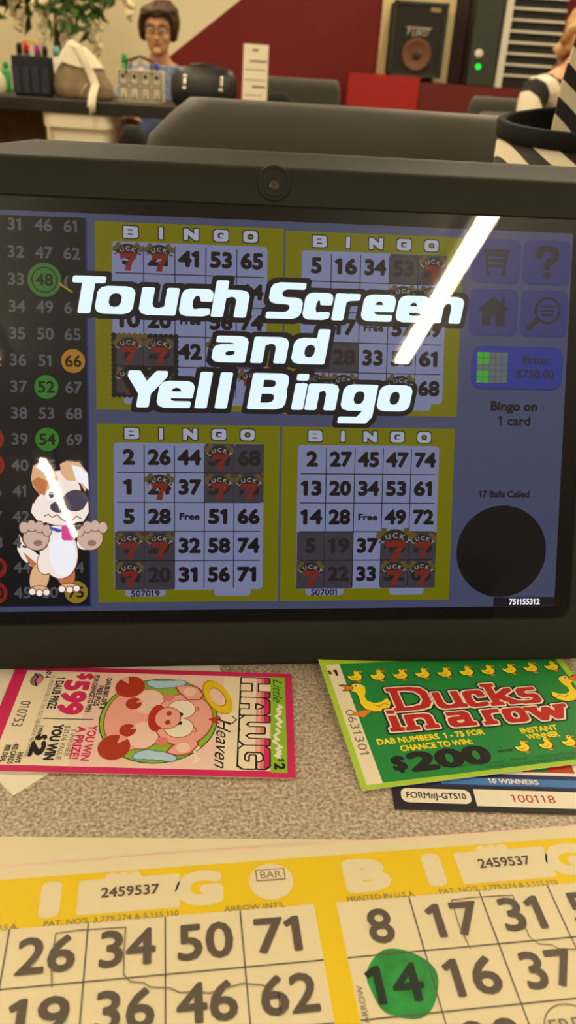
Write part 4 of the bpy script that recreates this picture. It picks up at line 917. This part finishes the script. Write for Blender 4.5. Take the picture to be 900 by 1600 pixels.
# cream panels either side and behind the loudspeaker
m_crw = pm('cream_boards', (232, 214, 160), .6)
al = thing('speaker_alcove', (sx, SY+.45, 0), 'cream painted alcove framing the black loudspeaker', 'alcove')
xl0, xl1 = at(597, 60, SY+.42).x, at(611, 60, SY+.42).x; xr0, xr1 = at(690, 60, SY+.42).x, at(715, 60, SY+.42).x
MB().box((at(588, 118, SY+.42).x, SY+.40, CT-.06), (sp0.x+.04, SY+.49, CZ-.02)).build('post', m_crw, al)
MB().box((sp1.x-.02, SY+.40, CT-.06), (at(698, 118, SY+.42).x, SY+.49, CZ-.02)).build('post', m_crw, al)
MB().box((sp0.x+.04, SY+.46, CT-.06), (sp1.x-.02, SY+.49, CZ-.02)).build('back_panel', m_crw, al)
# dark maroon panel, cabinet with lamps and the rack
xa, xb, xc, xd = at(698, 118, SY+.42).x+.004, at(735, 100, SY).x, at(776, 110, SY).x, at(884, 60, SY).x
o = MB().box((xa, SY+.42, CT-.06), (xb, SY+.48, 2.4)).build('maroon_panel', pm('maroon_board', (46, 12, 10), .6), None, loc=(xa, SY+.45, 0)); tag(o, 'dark maroon board between the alcove and the tall grey cabinet', 'panel')
cb = thing('equipment_cabinet', ((xb+xc)/2, SY+.2, CT-.035), 'tall dark grey equipment cabinet with a green lamp', 'cabinet')
MB().box((xb, SY+.06, CT-.034), (xc, SY+.38, 2.3)).build('cabinet_body', pm('grey_green_steel', (44, 48, 42), .5), cb, bevel=.006)
pk_ = at(748, 84, SY+.06); b = MB(); b.lathe([(.012, 0), (.03, .004), (.03, .014), (.016, .02)], n=18)
b.v = [Vec((pk_.x+v.x, SY+.06-v.z, pk_.z+v.y)) for v in b.v]; b.build('knob', cp['white'], cb, smooth=True)
pk_ = at(747, 104, SY+.06); b = MB(); b.ball((pk_.x, SY+.057, pk_.z), .02, .012, .02); b.build('indicator_lamp', em('lamp_green', (40, 255, 60), 1.3), cb, smooth=True)
rk = thing('shelf_rack', ((xc+xd)/2, SY+.2, CT-.035), 'black rack with many white edged shelves right of the grey cabinet', 'rack')
MB().box((xc+.012, SY+.12, CT-.034), (xd, SY+.38, 2.3)).build('rack_body', pm('rack_black', (14, 12, 12), .7), rk)
MB().box((xc+.012, SY+.04, CT-.034), (xc+.06, SY+.14, 2.3)).build('upright', pm('rack_white', (214, 208, 192), .5), rk)
z = at(830, 122, SY).z; dz = (at(840, 5, SY).z-at(830, 110, SY).z)/5.85; i = 0
while z < 2.2:
    MB().box((xc+.06, SY+.10, z), (xd, SY+.13, z+.016)).build('shelf', pm('rack_white', (214, 208, 192), .5), rk); z += dz
    i += 1
# ------------------------------------------------------------------ artificial wisteria tree in the corner
PX = at(80, 40, 6.2)
wt = thing('wisteria_tree', (PX.x, 6.2, 0), 'artificial wisteria tree with green leaves and hanging white blossom, top left corner', 'plant')
m_lf = pm('leaf_green', (72, 112, 36), .6, noise=20, rgb2=(46, 84, 26)); m_bl = pm('blossom', (246, 232, 196), .7); m_tr = pm('bark', (84, 58, 36), .9, noise=30)
MB().lathe([(.14, 0), (.17, .03), (.2, .3), (.21, .32), (.19, .32), (.17, .27), (.001, .27)], n=24).build('pot', pm('terracotta', (120, 66, 44), .7), wt, local=True)
b = MB(); b.tube([(0, 0, .27), (.02, 0, .7), (.06, .02, 1.2), (.08, 0, 1.7), (.05, 0, 2.1)], [.04, .035, .034, .03, .02], 10)
rnd = random.Random(3); tips = []
for k in range(22):
    ang = 2*pi*k/22+rnd.uniform(-.2, .2); rad = rnd.uniform(.15, .46); z0 = rnd.uniform(1.45, 1.95); zt = rnd.uniform(1.02, 1.40)
    pts = [(.06, 0, z0), (.06+rad*.5*cos(ang), rad*.4*sin(ang), z0+.12), (.06+rad*cos(ang), rad*.7*sin(ang), (z0+zt)/2+.1), (.06+rad*1.08*cos(ang), rad*.75*sin(ang), zt)]
    b.tube(pts, [.014, .01, .007, .004], 6); tips.append(pts)
b.build('trunk', m_tr, wt, smooth=True, local=True)
lf = MB(); bl = MB()
def leaf(c, d, l):
    d = Vec(d).normalized(); s = d.cross(Vec((rnd.uniform(-1, 1), rnd.uniform(-1, 1), .4))).normalized()*l*.2; n_ = d.cross(s).normalized()*l*.05
    c = Vec(c); lf.add([c, c+d*l*.4+s+n_, c+d*l, c+d*l*.4-s+n_, c+d*l*.45-n_], [(0, 1, 4), (1, 2, 4), (2, 3, 4), (3, 0, 4)])
for pts in tips:
    for j in range(120):
        t = rnd.uniform(.3, 3); i = min(2, int(t)); f = t-i; p_ = Vec(pts[i]).lerp(Vec(pts[i+1]), f)
        p_ += Vec((rnd.uniform(-.05, .05), rnd.uniform(-.05, .05), rnd.uniform(-.06, .04)))
        leaf(p_, (rnd.uniform(-1, 1), rnd.uniform(-1, .6), rnd.uniform(-1.2, .1)), rnd.uniform(.07, .13))
    if rnd.random() < .95:
        e = Vec(pts[rnd.choice((2, 3))])+Vec((rnd.uniform(-.06, .06), -.08, .0)); ln = rnd.uniform(.22, .36)
        for j in range(60):
            f = j/60; rr_ = .05*(1-f)**.7+.006; a_ = rnd.uniform(0, 2*pi)
            bl.ball((e.x+rr_*cos(a_), e.y+rr_*sin(a_), e.z-f*ln), rnd.uniform(.013, .021), n=6, k=4)
tag(lf.build('foliage', m_lf, wt, local=True)); bl.build('blossom', m_bl, wt, smooth=True, local=True)
# ------------------------------------------------------------------ zebra bag on the table, right behind the tablet
def zebra():
    m = bpy.data.materials.new('zebra_canvas'); m.use_nodes = True; nt = m.node_tree; b = nt.nodes['Principled BSDF']
    tc = nt.nodes.new('ShaderNodeTexCoord'); mp = nt.nodes.new('ShaderNodeMapping'); wv = nt.nodes.new('ShaderNodeTexWave'); cr = nt.nodes.new('ShaderNodeValToRGB')
    mp.inputs['Rotation'].default_value = (0, R(-40), 0)
    wv.inputs['Scale'].default_value = 17; wv.inputs['Distortion'].default_value = 4.2; wv.inputs['Detail'].default_value = 1.2; wv.inputs['Detail Scale'].default_value = .55; wv.bands_direction = 'Z'
    nt.links.new(tc.outputs['Object'], mp.inputs[0]); nt.links.new(mp.outputs[0], wv.inputs[0]); nt.links.new(wv.outputs['Fac'], cr.inputs[0]); nt.links.new(cr.outputs[0], b.inputs['Base Color'])
    e = cr.color_ramp.elements; e[0].position = .46; e[0].color = (*lin((26, 22, 22)), 1); e[1].position = .54; e[1].color = (*lin((228, 218, 192)), 1)
    b.inputs['Roughness'].default_value = .7; return m
mz = zebra(); mtr = pm('black_trim', (9, 9, 10), .75, spec=.15)
zl = at(776, 200, .56); ZR = .5*(at(776, 172, .56).z+at(776, 205, .56).z)
zx = at(777, 200, .625).x+.107; zb = thing('zebra_bag', (zx, .625, TZ), 'zebra striped cloth bag with black rim standing on the table behind the tablet', 'handbag')
rh = ZR-TZ
def oval(w, d, z, tilt=0, n=40): return [Vec((w*cos(t), d*sin(t), z+tilt*cos(t)+tilt*.9*sin(t))) for t in (2*pi*i/n for i in range(n))]
b = MB(); b.loft([oval(.088, .068, 0), oval(.098, .077, .01), oval(.104, .082, rh*.5), oval(.105, .082, rh-.006, .006), oval(.101, .078, rh-.006, .006), oval(.094, .070, .012)], cap=(True, True)); b.build('bag_body', mz, zb, smooth=True, local=True)
b = MB(); b.loft([oval(.106, .083, rh-.007, .006), oval(.107, .084, rh+.003, .006), oval(.102, .079, rh+.004, .006), oval(.100, .077, rh-.007, .006)], cap=(False, False)); b.build('rim', mtr, zb, smooth=True, local=True)
b = MB(); b.loft([oval(.093, .069, .02), oval(.1005, .0775, rh+.003, .006)][::-1], cap=(False, False)); b.build('lining', mtr, zb, smooth=True, local=True)
# tall rounded rear flap
fl = MB(); n = 14; F = []; cx_ = at(867, 180, .655).x-zx+.071
prof = [(-.075, -.02), (-.074, .02), (-.068, .06), (-.054, .095), (-.02, .118), (.02, .125), (.06, .11), (.085, .07), (.09, -.02)]
fl.loft([[Vec((cx_+x*.95, .030+y, rh+z)) for x, z in prof] for y in (0, .003)], closed=True); fl.build('flap', mz, zb, local=True)
# ------------------------------------------------------------------ people
def grow(verts, edges, name, levels=1):
    me = bpy.data.meshes.new(name); me.from_pydata([v[:3] for v in verts], edges, [])
    o = bpy.data.objects.new(name, me); C.objects.link(o)
    sk = o.modifiers.new('skin', 'SKIN'); sk.use_smooth_shade = True
    lay = me.skin_vertices[0] if len(me.skin_vertices) else None
    if lay is None:
        bm_ = __import__('bmesh').new(); bm_.from_mesh(me); bm_.verts.layers.skin.verify(); bm_.to_mesh(me); bm_.free(); lay = me.skin_vertices[0]
    for i, v in enumerate(verts):
        r = v[3]; lay.data[i].radius = r if isinstance(r, tuple) else (r, r); lay.data[i].use_root = (i == 0)
    if levels:
        s = o.modifiers.new('sub', 'SUBSURF'); s.levels = levels; s.render_levels = levels
    dg = bpy.context.evaluated_depsgraph_get(); me2 = bpy.data.meshes.new_from_object(o.evaluated_get(dg))
    r = ([v.co.copy() for v in me2.vertices], [tuple(p.vertices) for p in me2.polygons])
    bpy.data.objects.remove(o); bpy.data.meshes.remove(me); bpy.data.meshes.remove(me2); return r
def fused(mb, name, mat, parent, voxel, smooth=4, color=None):     # one continuous skin from overlapping volumes
    me = bpy.data.meshes.new(name); me.from_pydata([tuple(p) for p in mb.v], [], mb.f)
    o = bpy.data.objects.new(name, me); C.objects.link(o)
    m = o.modifiers.new('r', 'REMESH'); m.mode = 'VOXEL'; m.voxel_size = voxel; m.use_smooth_shade = True
    s = o.modifiers.new('s', 'SMOOTH'); s.iterations = smooth; s.factor = .5
    dg = bpy.context.evaluated_depsgraph_get(); me2 = bpy.data.meshes.new_from_object(o.evaluated_get(dg))
    bpy.data.objects.remove(o); bpy.data.meshes.remove(me)
    me2.name = name; me2.materials.clear(); me2.materials.append(mat)
    me2.polygons.foreach_set('use_smooth', [True]*len(me2.polygons))
    r = bpy.data.objects.new(name, me2); link(r, parent); return r
HEADP = [(-.112, .030, .030, -.030), (-.10, .045, .052, -.026), (-.078, .057, .075, -.014), (-.05, .065, .087, -.004), (-.02, .070, .092, .004), (.01, .074, .096, .008), (.04, .075, .098, .010), (.07, .070, .092, .012), (.095, .056, .074, .014), (.112, .034, .046, .015), (.119, .012, .016, .015)]
def head_rings(c, grow_=0.0, z0=-9, rot=None, s=1.0):
    out = []
    for z, rx, ry, oy in HEADP:
        if z < z0: continue
        ring = []
        for i in range(28):
            t = 2*pi*i/28; v = Vec(((rx+grow_)*cos(t), (ry+grow_)*sin(t)+oy, z+grow_*(.9 if z > .1 else 0)))*s
            ring.append((rot @ v if rot else v)+Vec(c))
        out.append(ring)
    return out
def person(name, loc, rz, label, hz, skin, shirt, pants, hair, style):
    # seated figure facing -y, hips at the local origin above the floor; hz = height of the head centre
    t = thing(name, loc, label, 'person', rz=rz)
    rot = Matrix.Rotation(style.get('turn', 0), 3, 'Z') @ Matrix.Rotation(style.get('nod', 0), 3, 'X')
    hc = Vec((0, -.06, hz)); sh = hz-style.get('drop', .235)
    V = [(0, .02, .50, (.15, .11)), (0, .03, .50+(sh-.5)*.45, (.13, .10)), (0, .02, sh-.06, (.145, .10)), (0, -.01, sh+.04, (.07, .06)), (0, -.03, sh+.10, (.052, .052)), (0, -.05, hz-.07, (.05, .055))]
    E_ = [(0, 1), (1, 2), (2, 3), (3, 4), (4, 5)]
    def arm(s):
        k = len(V); el = style.get('elbow', (.235, -.12, sh-.25)); wr = style.get('wrist', (.13, -.36, sh-.22))
        V.extend([(s*style.get('wide', .165), .0, sh-.015, .056), (s*el[0], el[1], el[2], .042), (s*(el[0]*.5+wr[0]*.5), (el[1]+wr[1])/2, (el[2]+wr[2])/2, .036), (s*wr[0], wr[1], wr[2], .026)])
        E_.extend([(2, k), (k, k+1), (k+1, k+2), (k+2, k+3)]); return Vec((s*wr[0], wr[1], wr[2]))
    w1, w2 = arm(1), arm(-1)
    for s in (-1, 1):
        k = len(V); V.extend([(s*.09, .0, .50, .088), (s*.11, -.40, .51, .062), (s*.11, -.40, .30, .052), (s*.11, -.38, .08, .038), (s*.11, -.46, .045, .036), (s*.115, -.56, .03, .028)])
        E_.extend([(0, k), (k, k+1), (k+1, k+2), (k+2, k+3), (k+3, k+4), (k+4, k+5)])
    bodyv, bodyf = grow(V, E_, 'b', 1)
    mb = MB(); mb.add(bodyv, bodyf); mb.loft(head_rings(hc, rot=rot))
    q = lambda x, y, z: hc + rot @ Vec((x, y, z))
    mb.tube([q(0, -.083, .012), q(0, -.098, -.012), q(0, -.112, -.032), q(0, -.10, -.044)], [.010, .012, .016, .012], 10)      # nose
    mb.ball(q(0, -.088, -.098), .022, .018, .016, 12, 8); mb.ball(q(-.04, -.066, -.03), .024, .022, .024, 12, 8); mb.ball(q(.04, -.066, -.03), .024, .022, .024, 12, 8)
    mb.tube([q(-.055, -.066, .026), q(-.02, -.088, .03), q(.02, -.088, .03), q(.055, -.066, .026)], .010, 8)                 # brow
    for s in (-1, 1):
        c = q(s*.076, .012, -.012); mb.ball(c, .010, .020, .032, 12, 8); mb.ball(c+Vec((s*.006, .006, .012)), .008, .018, .018, 10, 6)
    for s, wp in ((1, w1), (-1, w2)):      # hands: a palm with four fingers and a thumb
        d = Vec((-s*.35, -1, -.12)).normalized(); sd = Vec((0, 0, 1)).cross(d).normalized(); dn = Vec((0, 0, -1))
        mb.loft([[wp+d*f+sd*(w_*cos(a_))+dn*(.013*sin(a_)) for a_ in (2*pi*i/12 for i in range(12))] for f, w_ in ((-.02, .022), (.02, .034), (.06, .040), (.09, .038), (.097, .03))])
        for i, ln in enumerate((.066, .076, .07, .054)):
            o_ = wp+d*.085+sd*(.029-.0195*i); mb.tube([o_, o_+d*ln*.5+dn*.008, o_+d*ln*.85+dn*.026, o_+d*ln*.95+dn*.042], [.0092, .0088, .008, .007], 8)
        o_ = wp+d*.02+sd*.03; mb.tube([o_, o_+d*.03+sd*.022+dn*.006, o_+d*.062+sd*.026+dn*.016], [.012, .0105, .0085], 8)
    fused(mb, 'body', skin, t, .0062, 3)
    # clothes, grown over the same skeleton
    off = .013
    nl = [(x, y, z, tuple(v+off for v in r) if isinstance(r, tuple) else r+off) for x, y, z, r in V]
    tv = nl[:3]+[(0, -.005, sh+.03, (.09, .075))]+nl[6:14]; te = [(0, 1), (1, 2), (2, 3), (2, 4), (4, 5), (5, 6), (6, 7), (2, 8), (8, 9), (9, 10), (10, 11)]
    cb_ = MB(); cb_.add(*grow(tv, te, 's', 1)); fused(cb_, 'top', shirt, t, .010, 3)
    pv = [nl[0]]+[nl[i] for i in range(14, 18)]+[nl[i] for i in range(20, 24)]; pe = [(0, 1), (1, 2), (2, 3), (3, 4), (0, 5), (5, 6), (6, 7), (7, 8)]
    cb_ = MB(); cb_.add(*grow(pv, pe, 'p', 1)); fused(cb_, 'trousers', pants, t, .012, 3)
    for s in (-1, 1):
        sb = MB(); sb.loft([[Vec((s*.112+w_*cos(a_), y, max(.0, z+h_*sin(a_)))) for a_ in (2*pi*i/14 for i in range(14))] for y, w_, h_, z in ((-.335, .03, .03, .04), (-.36, .044, .05, .05), (-.45, .048, .045, .045), (-.54, .046, .032, .032), (-.60, .025, .018, .02))])
        sb.build('shoe', pm('dark_shoe', (30, 27, 26), .5), t, smooth=True, local=True)
    # face
    for s in (-1, 1):
        e = MB(); e.ball(q(s*.033, -.083, .004), .0115, .008, .0085, 12, 8, 0); e.ball(q(s*.033, -.0895, .003), .0058, .003, .0062, 10, 6, 1); e.build('eye', [pm('eye_white', (226, 218, 206), .3), pm('eye_iris', (40, 28, 22), .3)], t, smooth=True, local=True)
        e = MB(); e.tube([q(s*.014, -.094, .028), q(s*.034, -.094, .034), q(s*.054, -.08, .028)], [.003, .004, .002], 6); e.build('eyebrow', hair, t, smooth=True, local=True)
    e = MB(); e.tube([q(-.024, -.084, -.066), q(-.008, -.094, -.064), q(.008, -.094, -.064), q(.024, -.084, -.066)], [.003, .0065, .0065, .003], 8); e.build('mouth', pm('lips', (150, 84, 70), .5), t, smooth=True, local=True)
    style['hair'](t, q, hair)
    return t, q
def wavy_bob(t, q, hair):              # short brown hair, full at the sides, with a side fringe
    b = MB(); rings = []
    for z, rx, yb, yf in ((-.055, .058, .08, -.02), (-.03, .080, .100, -.03), (0, .089, .11, -.035), (.035, .092, .116, -.045), (.068, .089, .114, -.06), (.092, .078, .108, -.096), (.115, .062, .09, -.08), (.130, .036, .055, -.045), (.136, .012, .02, -.01)):
        rings.append([q(rx*cos(a)*(1+.025*sin(7*a+z*60)), (yb if sin(a) > 0 else -yf)*sin(a)*(1+.02*cos(9*a)), z) for a in (2*pi*i/40 for i in range(40))])
    b.loft(rings, cap=(False, True))
    for s in (-1, 1): b.tube([q(s*.04, -.078, .098), q(s*.072, -.055, .075), q(s*.086, -.03, .04), q(s*.090, -.012, .005), q(s*.086, .0, -.028), q(s*.074, .012, -.05)], [.014, .018, .020, .021, .020, .012], 10)
    b.tube([q(-.066, -.068, .072), q(-.03, -.092, .088), (q(.02, -.094, .098)), q(.065, -.07, .084)], [.011, .014, .014, .011], 10)
    rs_ = random.Random(5)
    for k in range(64):                # locks swept from the parting
        a = 2*pi*k/64; ca, sa = cos(a), sin(a); front = sa < -.45
        e = q(.094*ca, (.112 if sa > 0 else .05 if not front else .088)*sa, rs_.uniform(-.05, -.01) if not front else rs_.uniform(.06, .085))
        m1 = q(.084*ca+.01, .10*sa*(.9 if not front else .95), rs_.uniform(.078, .10)); m0 = q(.03+.03*ca, .045*sa-.01, .138)
        m2 = m1.lerp(e, .55)+Vec((ca*.012, sa*.008, .006))
        b.tube([m0, m1, m2, e], [.009, .013, .012, .006], 6)
    b.build('hair', hair, t, smooth=True, local=True)
def tied_back(t, q, hair):             # blonde hair drawn back over the ear into a low tail
    b = MB(); rings = []
    for z, rx, yb, yf in ((-.045, .070, .105, .02), (-.02, .080, .116, .012), (.02, .086, .122, -.01), (.06, .086, .12, -.07), (.098, .072, .10, -.085), (.124, .046, .07, -.055), (.136, .014, .024, -.01)):
        rings.append([q(rx*cos(a)*(1+.01*sin(11*a)), (yb if sin(a) > 0 else -yf)*sin(a), z) for a in (2*pi*i/40 for i in range(40))])
    b.loft(rings, cap=(False, True))
    for s in (-1, 1): b.tube([q(s*.04, -.078, .085), q(s*.08, -.04, .06), q(s*.086, .03, .03), q(s*.06, .09, -.02)], [.014, .02, .022, .016], 10)
    b.tube([q(0, .11, -.02), q(.0, .145, -.05), q(0, .14, -.11), q(0, .125, -.17)], [.03, .032, .026, .008], 12)
    b.build('hair', hair, t, smooth=True, local=True)
skin1 = pm('skin_tan', (208, 158, 118), .5, noise=60, rgb2=(196, 144, 106)); skin2 = pm('skin_fair', (226, 170, 134), .5, noise=60, rgb2=(216, 156, 120))
m_top = pm('blue_print_cotton', (150, 166, 196), .8, noise=55, rgb2=(84, 106, 156)); m_jean = pm('blue_denim', (44, 62, 98), .8, noise=120, rgb2=(34, 48, 80))
hp = at(247, 43, 5.22)
t, q = person('person', (hp.x, 5.28, 0), R(2), 'woman with short brown hair and glasses in blue, seated behind the far table', hp.z-.012, skin1, m_top, m_jean, pm('brown_hair', (88, 58, 34), .5, noise=30, rgb2=(56, 36, 22)),
              {'hair': wavy_bob, 'nod': R(4), 'drop': .20})
g = MB()
for s in (-1, 1):
    g.tube([q(s*.034+.026*cos(a)*1.0, -.103+.012*abs(cos(a))*0, .004+.018*sin(a)) for a in (2*pi*i/24 for i in range(25))], .0026, 6)
    g.tube([q(s*.06, -.101, .010), q(s*.078, -.05, .010), q(s*.082, .01, .004)], .0024, 6)
g.tube([q(-.010, -.104, .008), q(.010, -.104, .008)], .0024, 6)
g.build('glasses', pm('glasses_frame', (60, 36, 26), .35, .4), t, smooth=True, local=True)
chair(hp.x+.0, 5.40, R(180), 'grey padded chair under the woman in glasses', m_vinyl, top=.80, w=.40)

def stripes():
    m = bpy.data.materials.new('striped_knit'); m.use_nodes = True; nt = m.node_tree; b = nt.nodes['Principled BSDF']
    tc = nt.nodes.new('ShaderNodeTexCoord'); ds = nt.nodes.new('ShaderNodeVectorMath'); ds.operation = 'DISTANCE'; ds.inputs[1].default_value = (0, -.01, STRZ)
    nt.links.new(tc.outputs['Object'], ds.inputs[0])
    md = nt.nodes.new('ShaderNodeMath'); md.operation = 'MODULO'; md.inputs[1].default_value = .12; nt.links.new(ds.outputs['Value'], md.inputs[0])
    lt = nt.nodes.new('ShaderNodeMath'); lt.operation = 'LESS_THAN'; lt.inputs[1].default_value = .058; nt.links.new(md.outputs[0], lt.inputs[0])
    mx = nt.nodes.new('ShaderNodeMix'); mx.data_type = 'RGBA'; mx.inputs[6].default_value = (*lin((228, 218, 196)), 1); mx.inputs[7].default_value = (*lin((22, 19, 19)), 1)
    nt.links.new(lt.outputs[0], mx.inputs[0]); nt.links.new(mx.outputs[2], b.inputs['Base Color']); b.inputs['Roughness'].default_value = .85; return m
ep = at(876, 77, 3.95); HZ2 = ep.z+.045
STRZ = HZ2-.10
t2, q2_ = person('person', (ep.x+.075, 3.98, 0), R(38), 'blonde woman in a black and white striped top, at the right edge', HZ2, skin2, stripes(), pm('black_trousers', (26, 26, 30), .8), pm('blonde_hair', (216, 184, 130), .5, noise=40, rgb2=(182, 140, 88)),
                 {'hair': tied_back, 'drop': .168, 'wide': .235, 'elbow': (.30, -.06, HZ2-.5), 'wrist': (.15, -.28, HZ2-.52)})
for s in (-1, 1):
    e = MB(); e.ball(q2_(s*.088, .006, -.05), .008); e.build('earring', pm('pearl', (240, 232, 215), .2), t2, smooth=True, local=True)
chair(ep.x+.085, 4.06, R(218), 'grey padded chair under the woman in the striped top', m_vinyl, top=.78, w=.38)
